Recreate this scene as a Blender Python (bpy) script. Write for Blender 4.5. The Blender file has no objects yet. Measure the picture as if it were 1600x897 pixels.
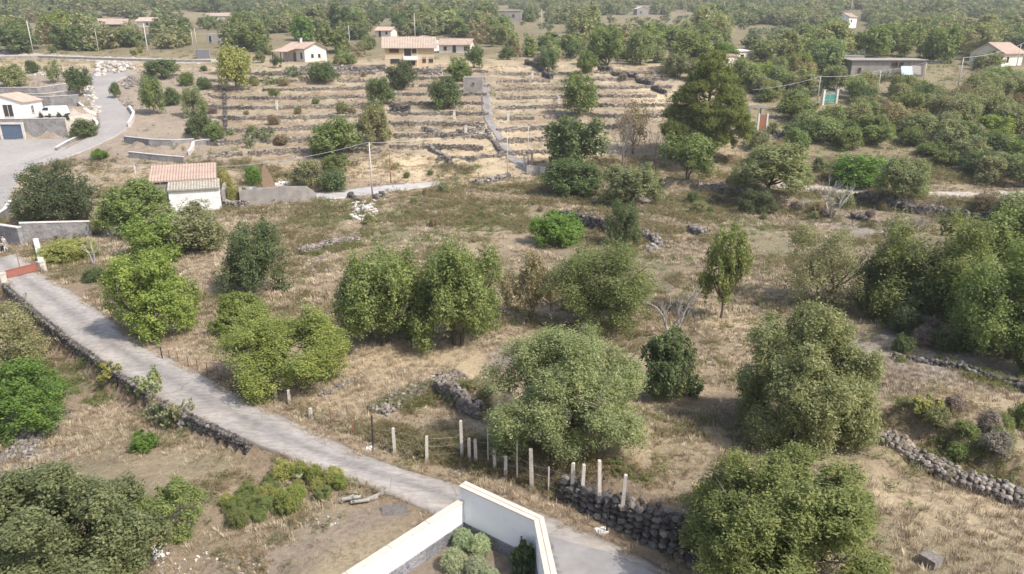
import bpy, math, random
import numpy as np
from mathutils import Vector, Matrix

random.seed(7)
RNG = np.random.default_rng(7)
SC = bpy.context.scene
C = SC.collection
R_ = math.radians

# ------------------------------------------------------------------ camera
CAMZ, PITCH, F = 20.0, R_(19.0), 1100.0
cp, sp = math.cos(PITCH), math.sin(PITCH)
cam_d = bpy.data.cameras.new("camera")
cam = bpy.data.objects.new("camera", cam_d)
C.objects.link(cam)
cam.location = (0, 0, CAMZ)
cam.rotation_euler = (R_(90) - PITCH, 0, 0)
cam_d.sensor_width = 36.0
cam_d.lens = 36.0 * F / 1600.0
cam_d.clip_start = 0.5
cam_d.clip_end = 9000
SC.camera = cam

# ------------------------------------------------------------------ light
SUN_AZ = Vector((0.83, -0.56)).normalized()
SUN_EL = R_(50)
w = bpy.data.worlds.new("World")
SC.world = w
w.use_nodes = True
nt = w.node_tree
sky = nt.nodes.new("ShaderNodeTexSky")
sky.sky_type = 'NISHITA'
sky.sun_disc = False
sky.sun_elevation = SUN_EL
sky.sun_rotation = math.atan2(SUN_AZ.x, SUN_AZ.y)
sky.dust_density = 3.0
sky.air_density = 1.0
bg = nt.nodes["Background"]
bg.inputs["Strength"].default_value = 0.15
nt.links.new(sky.outputs[0], bg.inputs["Color"])
sun_d = bpy.data.lights.new("sun", 'SUN')
sun_d.energy = 3.1
sun_d.angle = R_(0.6)
sun_d.color = (1.0, 0.955, 0.89)
sun = bpy.data.objects.new("sun", sun_d)
C.objects.link(sun)
sdir = Vector((SUN_AZ.x * math.cos(SUN_EL), SUN_AZ.y * math.cos(SUN_EL), math.sin(SUN_EL)))
sun.rotation_euler = (-sdir).to_track_quat('-Z', 'Y').to_euler()
sun.location = (60, -40, 90)
SC.view_settings.view_transform = 'Standard'
SC.view_settings.look = 'None'
SC.view_settings.exposure = 0.66
SC.view_settings.gamma = 1.0
SC.cycles.max_bounces = 7
SC.cycles.diffuse_bounces = 4
SC.cycles.transmission_bounces = 4
SC.cycles.volume_bounces = 0

# ------------------------------------------------------------------ noise
_T = np.random.default_rng(3).random((256, 256))
def vn(x, y, s, seed=0):
    x = np.asarray(x, float) / s + seed * 17.31
    y = np.asarray(y, float) / s + seed * 9.77
    xi = np.floor(x).astype(int); yi = np.floor(y).astype(int)
    fx = x - xi; fy = y - yi
    fx = fx * fx * (3 - 2 * fx); fy = fy * fy * (3 - 2 * fy)
    a = _T[xi & 255, yi & 255]; b = _T[(xi + 1) & 255, yi & 255]
    c = _T[xi & 255, (yi + 1) & 255]; d = _T[(xi + 1) & 255, (yi + 1) & 255]
    return (a * (1 - fx) + b * fx) * (1 - fy) + (c * (1 - fx) + d * fx) * fy
def fbm(x, y, s, seed=0, o=3):
    r = 0; am = 1; t = 0
    for i in range(o):
        r = r + am * vn(x, y, s / 2 ** i, seed + i * 3); t += am; am *= .5
    return r / t
def sst(a, b, x):
    t = np.clip((x - a) / (b - a), 0, 1)
    return t * t * (3 - 2 * t)

# ------------------------------------------------------------------ terrain height
PY = np.array([-400, 0, 20, 29, 42, 57, 81, 102, 112, 131, 150, 170, 190, 230, 320, 450, 900, 1500, 1700, 4000], float)
PZ = np.array([2.5, 2.5, 2.5, 2.0, 1.0, 0.5, 0.0, 0.0, 1.2, 5.5, 8.7, 11.6, 14.5, 17.0, 25.0, 34.0, 62.0, 98.0, 104.0, 104.0], float)
_ky = np.arange(-400, 4000, 1.0)
_kz = np.interp(_ky, PY, PZ)
_ker = np.ones(9) / 9
_kz = np.convolve(np.pad(_kz, 4, mode='edge'), _ker, 'valid')
def P(y):
    return np.interp(y, _ky, _kz)

def ray(u, v):
    a = (v - 448.5) / F
    return np.array([(u - 800.0) / F, cp - a * sp, -sp - a * cp])
def P0(u, v):
    """meeting point of a line of sight with the smooth ground profile"""
    d = ray(u, v)
    ts = np.geomspace(5, 3000, 3000)
    z = CAMZ + ts * d[2] - P(ts * d[1])
    i = np.argmax(z < 0)
    t = ts[i - 1] + (ts[i] - ts[i - 1]) * z[i - 1] / (z[i - 1] - z[i])
    return np.array([t * d[0], t * d[1]])
def XY(pts):
    return np.array([P0(u, v) for u, v in pts])

def side_dist(X, Y, poly):
    """signed distance to a polyline (positive to the left of its direction) and the parameter along it"""
    best = np.full(X.shape, 1e9); sg = np.zeros(X.shape); par = np.zeros(X.shape)
    for i in range(len(poly) - 1):
        a, b = poly[i], poly[i + 1]
        dx, dy = b - a
        L = dx * dx + dy * dy
        t = np.clip(((X - a[0]) * dx + (Y - a[1]) * dy) / L, 0, 1)
        px, py = a[0] + t * dx, a[1] + t * dy
        d = np.hypot(X - px, Y - py)
        m = d < best
        best = np.where(m, d, best)
        sg = np.where(m, np.sign(dx * (Y - a[1]) - dy * (X - a[0])), sg)
        par = np.where(m, i + t, par)
    return best * sg, par

ROAD_L = XY([(-40, 415), (10, 447), (60, 490), (115, 535), (165, 570), (250, 625), (310, 655), (390, 692), (470, 722), (560, 755), (640, 787), (710, 822), (790, 880), (820, 960)])
ROAD_R = XY([(30, 395), (64, 426), (112, 455), (160, 488), (205, 525), (250, 550), (330, 592), (405, 632), (480, 667), (560, 707), (640, 737), (760, 768), (930, 835), (1130, 935)])
# line where the field to the right of the road begins to stand higher
FIELD_EDGE = XY([(560, 672), (620, 700), (668, 716), (720, 722), (790, 742), (850, 765), (905, 785), (975, 822), (1040, 858), (1120, 900), (1260, 970)])

# retaining steps: (polyline in the plane, raised side (+1 left / -1 right), height, how far the raised ground takes to fade)
STEPS = [
    (XY([(-60, 219), (20, 218), (104, 214)]), 1, 3.4, 18),
    (XY([(-60, 192), (60, 190), (128, 182)]), 0, 0, 1),
    (XY([(1030, 296), (1090, 300), (1160, 306), (1190, 322)]), 1, 1.2, 7),
    (XY([(1330, 318), (1420, 334), (1500, 344), (1600, 352)]), 1, 1.5, 9),
    (XY([(870, 345), (905, 352), (950, 366)]), 1, 1.3, 7),
    (XY([(1370, 690), (1440, 725), (1500, 755), (1600, 790), (1700, 830)]), 1, 1.0, 6),
    (XY([(690, 625), (720, 640), (755, 660)]), 1, 0.9, 4),
    (XY([(200, 232), (250, 238), (298, 236)]), 1, 0.9, 5),
]
SECT = [(-0.42, -0.175, .35), (-0.175, -0.025, 0.0), (-0.025, 0.095, .45), (0.095, 0.225, .15)]
TZ0, TSTEP = 2.3, 1.28
def wig(x, i):
    return 2.0 * np.sin(x * .09 + i * 1.7) + 1.3 * np.sin(x * .23 + i) + .5 * np.sin(x * .71 + i * 2)
def h_raw(X, Y):
    X = np.asarray(X, float); Y = np.asarray(Y, float)
    z = P(Y)
    r = X / np.maximum(Y, 5)
    far = sst(230, 500, Y)
    z = z + far * (fbm(X, Y, 160, 4) - .5) * 16 + sst(180, 240, Y) * (fbm(X, Y, 45, 6) - .5) * 3.0
    z = z + sst(400, 1500, Y) * sst(-0.9, .8, r) * 14 - sst(700, 1500, Y) * (1 - sst(-.75, -.5, r)) * 26
    # terraces
    for i, (r0, r1, ph) in enumerate(SECT):
        m = sst(r0, r0 + .012, r) * (1 - sst(r1 - .012, r1, r)) * sst(112, 115, Y) * (1 - sst(184, 190, Y))
        if i == 3:
            m = m * sst(126, 129, Y)
        yy = Y + wig(X, i)
        t = (P(yy) - TZ0) / TSTEP + ph
        n = np.floor(t); f = t - n
        hq = TZ0 + TSTEP * (n - ph + .3 * np.clip(f / .92, 0, 1) + .7 * sst(.9, 1.0, f))
        z = z * (1 - m) + hq * m
    # road: flat strip; lower ground on its left; higher ground on its right
    dl, pl = side_dist(X, Y, ROAD_L)
    near = (Y < 100) & (Y > 3)
    drop = np.interp(pl, [0, 2, 5, 7, 9, 10.5, 13], [1.3, 1.7, 1.2, .8, .25, 0, 0])
    z = z - np.where(near & (dl < 0), drop * sst(.05, .5, -dl) * (1 - .5 * sst(4, 25, -dl)), 0)
    dr, pr = side_dist(X, Y, FIELD_EDGE)
    rise = np.interp(pr, [0, 2, 4, 6, 10], [0, .25, .7, 1.25, 1.6])
    fr = np.interp(pr, [0, .01, 9.9, 10], [0, 1, 1, .7])
    z = z + np.where(near & (dr > 0), rise * fr * sst(.05, .6, dr) * (1 - .8 * sst(5, 28, dr)), 0)
    for pl_, sd, hh, L in STEPS:
        if sd:
            d, par = side_dist(X, Y, pl_)
            n = len(pl_) - 1
            e = sst(0, .12, par) * (1 - sst(n - .12, n, par))
            z = z + np.where(d * sd > 0, hh * e * sst(.05, .5, d * sd) * (1 - sst(L * .4, L, d * sd)), 0)
    drr, _ = side_dist(X, Y, ROAD_R)
    off = sst(.3, 3, np.where((dl > 0) & (drr < 0), 0, np.minimum(abs(dl), abs(drr))))
    z = z + off * ((fbm(X, Y, 7, 1) - .5) * .7 + (fbm(X, Y, 1.6, 2) - .5) * .22) * (1 - .6 * sst(105, 115, Y) * (1 - sst(185, 200, Y)))
    return z

# flat strips (photo outlines of their two edges, turned into ground positions)
def fixed(L, dy):
    return [(x, y + dy) for x, y in L]
TRACKS = {
    'yard': (XY([(-150, 345), (-150, 290), (-150, 240), (-120, 219), (10, 219.5), (112, 216)]), XY([(10, 332), (24, 290), (32, 268), (48, 256), (72, 247), (100, 237)])),
    'winding_road': (XY([(34, 257), (62, 249), (95, 237), (130, 219), (157, 201), (153, 186), (150, 170), (141, 150), (139, 130), (146, 112)]), XY([(24, 275), (70, 257), (130, 238), (190, 209), (208, 193), (205, 175), (188, 160), (176, 145), (181, 128), (213, 114)])),
    'upper_yard': (np.array(fixed(STEPS[0][0], 11.0)), np.array(fixed(STEPS[0][0], .7))),
    'concrete_lane': (XY([(380, 289), (470, 302), (540, 297), (600, 290), (655, 287), (700, 283)]), XY([(380, 299), (470, 318), (545, 309), (600, 300), (660, 293), (700, 286)])),
    'dirt_track': (XY([(1180, 280), (1260, 290), (1350, 293), (1450, 300), (1600, 302), (1700, 303)]), XY([(1180, 288), (1250, 301), (1340, 305), (1450, 311), (1600, 315), (1700, 317)])),
    'hillside_path': (XY([(753, 130), (753, 165), (757, 190), (778, 222), (800, 256), (822, 268)]), XY([(763, 130), (767, 165), (770, 190), (793, 222), (815, 250), (838, 262)])),
    'upper_road': (XY([(-40, 82), (60, 85), (180, 90), (300, 93), (345, 92)]), XY([(-40, 92), (60, 92), (170, 97), (300, 99), (345, 98)])),
}
def inpoly(X, Y, poly):
    ins = np.zeros(np.shape(X), bool)
    n = len(poly)
    for i in range(n):
        x1, y1 = poly[i]; x2, y2 = poly[(i + 1) % n]
        if y1 == y2: continue
        c = ((y1 > Y) != (y2 > Y)) & (X < (x2 - x1) * (Y - y1) / (y2 - y1) + x1)
        ins ^= c
    return ins
def outline(k):
    L, R = TRACKS[k]
    return np.vstack([L, R[::-1]])
_h0 = h_raw
def h_raw(X, Y):
    z = _h0(X, Y)
    fl = np.zeros(z.shape, bool)
    for k in ('yard', 'winding_road', 'concrete_lane', 'dirt_track', 'upper_road'):
        fl |= inpoly(X, Y, outline(k))
    z = np.where(fl, P(Y), z)
    u = inpoly(X, Y, outline('upper_yard'))
    return np.where(u, 7.5 + (P(Y) - P(Y - 6)) * .1, z)

def axis(parts):
    out = [parts[0][0]]
    for a, b, st in parts:
        n = max(1, int(round(abs(b - a) / st)))
        out += list(np.linspace(a, b, n + 1)[1:])
    return np.array(out)
gx = axis([(-2600, -1200, 200), (-1200, -500, 35), (-500, -260, 12), (-260, -150, 4), (-150, -70, 1.1), (-70, 70, .6), (70, 150, 1.1), (150, 260, 4), (260, 500, 12), (500, 1200, 35), (1200, 2600, 200)])
gy = axis([(-400, -40, 60), (-40, 8, 4), (8, 72, .45), (72, 195, .62), (195, 260, 2), (260, 520, 8), (520, 1600, 30), (1600, 3600, 200)])
GX, GY = np.meshgrid(gx, gy)
GZ = h_raw(GX, GY)
def H(x, y):
    x = np.asarray(x, float); y = np.asarray(y, float)
    i = np.clip(np.searchsorted(gx, x) - 1, 0, len(gx) - 2); j = np.clip(np.searchsorted(gy, y) - 1, 0, len(gy) - 2)
    fx = np.clip((x - gx[i]) / (gx[i + 1] - gx[i]), 0, 1); fy = np.clip((y - gy[j]) / (gy[j + 1] - gy[j]), 0, 1)
    return (GZ[j, i] * (1 - fx) + GZ[j, i + 1] * fx) * (1 - fy) + (GZ[j + 1, i] * (1 - fx) + GZ[j + 1, i + 1] * fx) * fy
_ts = np.geomspace(6, 3000, 2600)
def G(u, v, up=0.0):
    """ground point seen at photo position (u, v); up lifts the ground"""
    d = ray(u, v)
    z = CAMZ + _ts * d[2] - H(_ts * d[0], _ts * d[1]) - up
    i = max(1, int(np.argmax(z < 0)))
    if z[i] >= 0:
        i = len(_ts) - 1
    k = z[i - 1] / (z[i - 1] - z[i]) if z[i] < 0 else 1
    t = _ts[i - 1] + (_ts[i] - _ts[i - 1]) * k
    x, y = t * d[0], t * d[1]
    return Vector((x, y, float(H(x, y))))
def depth(p):
    return p[1] * cp - (p[2] - CAMZ) * sp
def mpp(p):
    """metres per photo pixel at a point"""
    return depth(p) / F
def proj(p):
    x, y, z = p[0], p[1], p[2] - CAMZ
    d = y * cp - z * sp
    return 800 + F * x / d, 448.5 + F * (-y * sp - z * cp) / d

# ------------------------------------------------------------------ mesh helpers
class MB:
    def __init__(s):
        s.v = []; s.f = []; s.m = []; s.k = 0
    def add(s, vs, fs):
        n = len(s.v); s.v += [tuple(q) for q in vs]; s.f += [tuple(n + i for i in f) for f in fs]; s.m += [s.k] * len(fs)
        return s
    def mat(s, k):
        s.k = k; return s
    def box(s, c, d, rz=0, rx=0, jit=0):
        M = Matrix.Rotation(rz, 3, 'Z') @ Matrix.Rotation(rx, 3, 'X')
        vs = []
        for x in (-.5, .5):
            for y in (-.5, .5):
                for z in (-.5, .5):
                    p = Vector((x * d[0], y * d[1], z * d[2]))
                    if jit:
                        p += Vector([random.uniform(-jit, jit) * q for q in d])
                    vs.append(M @ p + Vector(c))
        return s.add(vs, [(0, 1, 3, 2), (4, 6, 7, 5), (0, 4, 5, 1), (2, 3, 7, 6), (0, 2, 6, 4), (1, 5, 7, 3)])
    def tube(s, ps, rs, n=6, cap=True):
        ps = [Vector(p) for p in ps]
        rings = []
        for i, p in enumerate(ps):
            t = (ps[min(i + 1, len(ps) - 1)] - ps[max(i - 1, 0)])
            if t.length < 1e-6: t = Vector((0, 0, 1))
            t.normalize()
            a = t.cross(Vector((0.3, 1, 0.1))); a.normalize(); b = t.cross(a)
            r = rs[i] if hasattr(rs, '__len__') else rs
            rings.append([p + (a * math.cos(6.2832 * k / n) + b * math.sin(6.2832 * k / n)) * r for k in range(n)])
        vs = [q for r in rings for q in r]
        fs = [(i * n + k, i * n + (k + 1) % n, (i + 1) * n + (k + 1) % n, (i + 1) * n + k) for i in range(len(ps) - 1) for k in range(n)]
        if cap:
            fs += [tuple(range(n))[::-1], tuple((len(ps) - 1) * n + k for k in range(n))]
        return s.add(vs, fs)
    def mesh(s, name, mats, smooth=False):
        me = bpy.data.meshes.new(name)
        me.from_pydata(s.v, [], s.f)
        for m in (mats if isinstance(mats, (list, tuple)) else [mats]):
            me.materials.append(m)
        if any(s.m):
            me.polygons.foreach_set('material_index', s.m)
        if smooth:
            me.polygons.foreach_set('use_smooth', [True] * len(s.f))
        me.update()
        return me
    def build(s, name, mats, parent=None, smooth=False, loc=(0, 0, 0), rz=0, **k):
        return put(name, s.mesh(name, mats, smooth), parent, loc, rz, **k)

def put(name, data, parent=None, loc=(0, 0, 0), rz=0, scale=None, label=None, cat=None, group=None, kind=None, color=None):
    o = bpy.data.objects.new(name, data)
    C.objects.link(o)
    o.location = loc
    o.rotation_euler = (0, 0, rz)
    if scale is not None: o.scale = scale
    if parent: o.parent = parent
    if label: o['label'] = label
    if cat: o['category'] = cat
    if group: o['group'] = group
    if kind: o['kind'] = kind
    if color: o.color = (*color, 1)
    return o
def empty(name, loc, label, cat, rz=0, group=None):
    return put(name, None, None, loc, rz, label=label, cat=cat, group=group)

def np_mesh(name, V, nq, mat, tint=None, col=None, k=4):
    me = bpy.data.meshes.new(name)
    n = len(V)
    me.vertices.add(n); me.vertices.foreach_set('co', np.ascontiguousarray(V, dtype=np.float32).ravel())
    me.loops.add(nq * k); me.loops.foreach_set('vertex_index', np.arange(nq * k, dtype=np.int32))
    me.polygons.add(nq); me.polygons.foreach_set('loop_start', np.arange(0, nq * k, k, dtype=np.int32))
    try:
        me.polygons.foreach_set('loop_total', np.full(nq, k, dtype=np.int32))
    except Exception:
        pass
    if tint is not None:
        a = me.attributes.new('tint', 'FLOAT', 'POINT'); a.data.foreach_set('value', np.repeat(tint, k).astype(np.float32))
    me.materials.append(mat)
    me.update(calc_edges=True)
    return me

# ------------------------------------------------------------------ materials
def mat(name, build):
    m = bpy.data.materials.new(name); m.use_nodes = True
    t = m.node_tree
    b = t.nodes["Principled BSDF"]
    b.inputs["Specular IOR Level"].default_value = .25
    b.inputs["Roughness"].default_value = .85
    build(t, b)
    return m
def N(t, ty, **k):
    n = t.nodes.new(ty)
    for a, v in k.items():
        if a in n.inputs: n.inputs[a].default_value = v
        else: setattr(n, a, v)
    return n
def ramp(t, src, stops):
    r = N(t, "ShaderNodeValToRGB")
    e = r.color_ramp.elements
    while len(e) < len(stops): e.new(.5)
    for i, (p, c) in enumerate(stops):
        e[i].position = p; e[i].color = (*c, 1) if len(c) == 3 else c
    t.links.new(src, r.inputs[0])
    return r.outputs[0]
def noise(t, scale, detail=4, coord='Object', rough=.6):
    tc = N(t, "ShaderNodeTexCoord")
    n = N(t, "ShaderNodeTexNoise", Scale=scale, Detail=detail, Roughness=rough)
    t.links.new(tc.outputs[coord], n.inputs['Vector'])
    return n.outputs['Fac']
def mixc(t, a, b, f, mode='MIX'):
    m = N(t, "ShaderNodeMix", data_type='RGBA', blend_type=mode)
    for s, k in ((f, 0), (a, 6), (b, 7)):
        if isinstance(s, (int, float)): m.inputs[k].default_value = s
        elif isinstance(s, tuple): m.inputs[k].default_value = (*s, 1)
        else: t.links.new(s, m.inputs[k])
    return m.outputs[2]
def bump(t, b, h, st, dist=.1):
    n = N(t, "ShaderNodeBump", Strength=st, Distance=dist)
    t.links.new(h, n.inputs['Height']); t.links.new(n.outputs[0], b.inputs['Normal'])

def speckled(name, c0, c1, scale=3, rough=.9, bmp=.3, fine=None, wear=None):
    def f(t, b):
        c = ramp(t, noise(t, scale, 6), [(.3, c0), (.7, c1)])
        if wear:
            c = mixc(t, c, wear[0], ramp(t, noise(t, wear[1], 5), [(wear[2], (0, 0, 0)), (wear[2] + .12, (1, 1, 1))]))
        t.links.new(c, b.inputs['Base Color'])
        b.inputs['Roughness'].default_value = rough
        if bmp: bump(t, b, noise(t, fine or scale * 6, 5), bmp, .03)
    return mat(name, f)

def m_ground(t, b):
    a = N(t, "ShaderNodeAttribute", attribute_name='ground_cover')
    n1 = ramp(t, noise(t, .55, 7, rough=.7), [(.3, (.80, .79, .80)), (.7, (1.18, 1.16, 1.13))])
    n2 = ramp(t, noise(t, 4.5, 6, rough=.75), [(.32, (.68, .66, .64)), (.5, (1, 1, 1)), (.72, (1.25, 1.24, 1.2))])
    c = mixc(t, a.outputs['Color'], n1, 1.0, 'MULTIPLY')
    c = mixc(t, c, n2, 1.0, 'MULTIPLY')
    c = mixc(t, c, (.33, .31, .30), ramp(t, noise(t, 1.7, 8, rough=.8), [(.62, (0, 0, 0)), (.7, (.7, .7, .7))]))
    t.links.new(c, b.inputs['Base Color'])
    b.inputs['Roughness'].default_value = 1; b.inputs['Specular IOR Level'].default_value = .05
    bump(t, b, noise(t, 5, 8, rough=.8), .9, .25)
M_GROUND = mat("dry_ground", m_ground)

def m_leaf(obj=True, stops=None):
    def f(t, b):
        a = N(t, "ShaderNodeAttribute", attribute_name='tint')
        oi = N(t, "ShaderNodeObjectInfo")
        base = oi.outputs['Color'] if obj else ramp(t, oi.outputs['Random'], stops)
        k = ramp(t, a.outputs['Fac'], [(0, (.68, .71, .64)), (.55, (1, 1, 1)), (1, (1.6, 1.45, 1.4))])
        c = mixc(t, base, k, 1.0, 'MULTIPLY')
        t.links.new(c, b.inputs['Base Color'])
        b.inputs['Roughness'].default_value = .55
        b.inputs['Specular IOR Level'].default_value = .3
        tr = N(t, "ShaderNodeBsdfTranslucent")
        c2 = mixc(t, c, (1.0, 1.15, .55), 1.0, 'MULTIPLY')
        t.links.new(c2, tr.inputs['Color'])
        mx = N(t, "ShaderNodeMixShader"); mx.inputs[0].default_value = .42
        t.links.new(b.outputs[0], mx.inputs[1]); t.links.new(tr.outputs[0], mx.inputs[2])
        t.links.new(mx.outputs[0], t.nodes['Material Output'].inputs['Surface'])
    return f
M_LEAF = mat("foliage", m_leaf())
M_FAR = mat("woodland_foliage", m_leaf(False, [(0, (.14, .18, .08)), (.3, (.20, .235, .105)), (.55, (.26, .275, .135)), (.8, (.31, .305, .175)), (1, (.34, .29, .20))]))
M_WEED = mat("weed_foliage", m_leaf(False, [(0, (.23, .17, .10)), (.4, (.29, .23, .13)), (.7, (.25, .225, .115)), (1, (.19, .205, .09))]))
M_GREENWEED = mat("green_weed_foliage", m_leaf(False, [(0, (.14, .19, .06)), (.5, (.19, .23, .07)), (1, (.24, .26, .09))]))
def m_straw(t, b):
    oi = N(t, "ShaderNodeObjectInfo")
    c = ramp(t, oi.outputs['Random'], [(0, (.26, .20, .14)), (.35, (.36, .285, .20)), (.7, (.48, .395, .27)), (1, (.60, .51, .37))])
    t.links.new(c, b.inputs['Base Color']); b.inputs['Roughness'].default_value = .8
M_STRAW = mat("dry_straw", m_straw)
M_BARK = speckled("bark", (.07, .055, .045), (.17, .14, .115), 6, bmp=.6)
M_DEAD = speckled("bleached_wood", (.27, .25, .225), (.44, .41, .375), 5)
M_TWIG = speckled("grey_twigs", (.20, .17, .155), (.33, .29, .27), 5, bmp=0)
def stone(name, c0, c1, c2):
    def f(t, b):
        g = N(t, "ShaderNodeNewGeometry")
        oi = N(t, "ShaderNodeObjectInfo")
        ad = N(t, "ShaderNodeMath", operation='ADD'); t.links.new(g.outputs['Random Per Island'], ad.inputs[0]); t.links.new(oi.outputs['Random'], ad.inputs[1])
        fr = N(t, "ShaderNodeMath", operation='FRACT'); t.links.new(ad.outputs[0], fr.inputs[0])
        c = ramp(t, fr.outputs[0], [(0, c0), (.7, c1), (1, c2)])
        c = mixc(t, c, ramp(t, noise(t, 9, 5), [(.3, (.65, .65, .65)), (.75, (1.4, 1.36, 1.3))]), 1.0, 'MULTIPLY')
        t.links.new(c, b.inputs['Base Color']); b.inputs['Roughness'].default_value = .95
        bump(t, b, noise(t, 18, 5), .6, .03)
    return mat(name, f)
M_LAVA = stone("lava_stone", (.13, .118, .11), (.225, .205, .19), (.37, .34, .31))
M_FIELD = stone("field_stone", (.14, .12, .105), (.23, .20, .175), (.34, .305, .27))
M_TERR = stone("terrace_stone", (.14, .125, .11), (.25, .22, .19), (.40, .35, .30))
M_DARKLAVA = stone("dark_lava_stone", (.055, .05, .048), (.12, .11, .105), (.23, .21, .19))
M_PALESTONE = stone("pale_stone", (.30, .28, .26), (.45, .42, .38), (.62, .58, .53))
M_WHITERUBBLE = stone("white_rubble", (.45, .42, .40), (.62, .59, .56), (.78, .75, .72))
def m_mason(base0, base1, mortar, sc):
    def f(t, b):
        tc = N(t, "ShaderNodeTexCoord")
        vo = N(t, "ShaderNodeTexVoronoi", Scale=sc, feature='DISTANCE_TO_EDGE')
        vc = N(t, "ShaderNodeTexVoronoi", Scale=sc)
        t.links.new(tc.outputs['Object'], vo.inputs['Vector']); t.links.new(tc.outputs['Object'], vc.inputs['Vector'])
        c = mixc(t, base0, base1, vc.outputs['Color'])
        c = mixc(t, mortar, c, ramp(t, vo.outputs['Distance'], [(.02, (0, 0, 0)), (.09, (1, 1, 1))]))
        c = mixc(t, c, ramp(t, noise(t, .9, 5), [(.3, (.7, .7, .7)), (.7, (1.25, 1.22, 1.2))]), 1.0, 'MULTIPLY')
        t.links.new(c, b.inputs['Base Color'])
        bump(t, b, vo.outputs['Distance'], .6, .08)
    return f
M_MASON = mat("mortared_lava_masonry", m_mason((.15, .148, .15), (.31, .30, .295), (.27, .26, .25), 5.5))
M_MASON_F = mat("lava_plinth_masonry", m_mason((.13, .13, .145), (.22, .22, .24), (.27, .27, .28), 7))
M_RUIN = speckled("old_grey_render", (.20, .185, .175), (.34, .31, .28), .9, wear=((.40, .33, .24), 1.5, .6))
M_CAP = speckled("pale_cap", (.50, .47, .43), (.66, .62, .57), 2)
M_WHITE = speckled("white_plaster", (.72, .72, .71), (.82, .82, .81), .6, bmp=.08, wear=((.60, .595, .58), 1.4, .6))
M_OLDWHITE = speckled("stained_white_plaster", (.60, .59, .56), (.80, .79, .77), 1.3, wear=((.40, .38, .35), 2.2, .6))
M_COPING = speckled("beige_travertine", (.55, .46, .38), (.66, .57, .48), 3, bmp=.1)
M_COPING2 = speckled("darker_coping_joint", (.42, .33, .26), (.52, .42, .34), 3, bmp=.1)
M_OCHRE = speckled("ochre_plaster", (.50, .38, .24), (.60, .47, .31), .4, bmp=.05)
M_CREAM = speckled("cream_plaster", (.62, .57, .50), (.72, .67, .60), .5, bmp=.05)
M_TILE = speckled("faded_roof_tiles", (.33, .24, .19), (.46, .36, .295), 1.2, wear=((.30, .27, .24), 1.0, .62))
M_TILE_B = speckled("beige_roof_tiles", (.36, .285, .225), (.46, .375, .30), .8, wear=((.33, .28, .23), .6, .62))
M_TILE_O = speckled("terracotta_roof_tiles", (.39, .28, .225), (.49, .37, .30), .8)
M_TILE_G = speckled("weathered_grey_tiles", (.30, .27, .22), (.50, .46, .38), 1.8)
M_WOODDARK = speckled("dark_wood", (.10, .06, .04), (.17, .10, .07), 4)
M_GLASS = mat("dark_window_glass", lambda t, b: (b.inputs['Base Color'].__setattr__('default_value', (.03, .035, .04, 1)), b.inputs['Roughness'].__setattr__('default_value', .12), b.inputs['Specular IOR Level'].__setattr__('default_value', .6)))
def plain(name, c, r=.6, metal=0):
    def f(t, b):
        cc = ramp(t, noise(t, 6, 5), [(.3, tuple(x * .82 for x in c)), (.7, tuple(min(1, x * 1.12) for x in c))])
        t.links.new(cc, b.inputs['Base Color']); b.inputs['Roughness'].default_value = r; b.inputs['Metallic'].default_value = metal
    return mat(name, f)
M_DOORBLUE = plain("slate_blue_paint", (.10, .14, .20), .5)
M_TARP = plain("blue_grey_sheet", (.42, .50, .56), .5)
M_CONCPOST = speckled("concrete_post", (.42, .38, .33), (.60, .55, .48), 5, wear=((.30, .26, .20), 3, .6))
M_POLE = plain("weathered_pole_concrete", (.55, .52, .47), .8)
M_POLEWOOD = plain("brown_timber_pole", (.26, .18, .12), .9)
M_RUSTPOLE = plain("rust_brown_steel", (.28, .13, .07), .8)
M_BLACK = plain("black_steel", (.03, .03, .032), .5)
M_WIRE = plain("grey_wire", (.50, .50, .50), .5)
M_REDGATE = plain("rust_red_painted_steel", (.30, .12, .09), .6)
M_GREENGATE = plain("green_painted_steel", (.07, .24, .19), .5)
M_VANW = plain("white_car_paint", (.80, .80, .80), .3)
M_RUBBER = plain("black_rubber", (.02, .02, .02), .8)
M_SKIN = plain("skin", (.45, .27, .19), .6)
M_SHIRT = plain("pale_cotton", (.68, .68, .69), .9)
M_HAIR = plain("dark_hair", (.03, .022, .02), .7)
M_TROUS = plain("light_trousers", (.50, .52, .56), .9)
M_SOIL = speckled("garden_soil", (.15, .12, .09), (.25, .205, .155), 4, bmp=.6)
M_PRICK = mat("cactus_pad", m_leaf())
M_DIRT = speckled("pale_dirt_track", (.36, .31, .26), (.50, .44, .37), .7, bmp=.3, wear=((.42, .34, .22), .5, .56))
M_LANE = speckled("pale_concrete_lane", (.36, .34, .32), (.48, .455, .43), .6, bmp=.2, wear=((.42, .35, .25), .7, .6))
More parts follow.
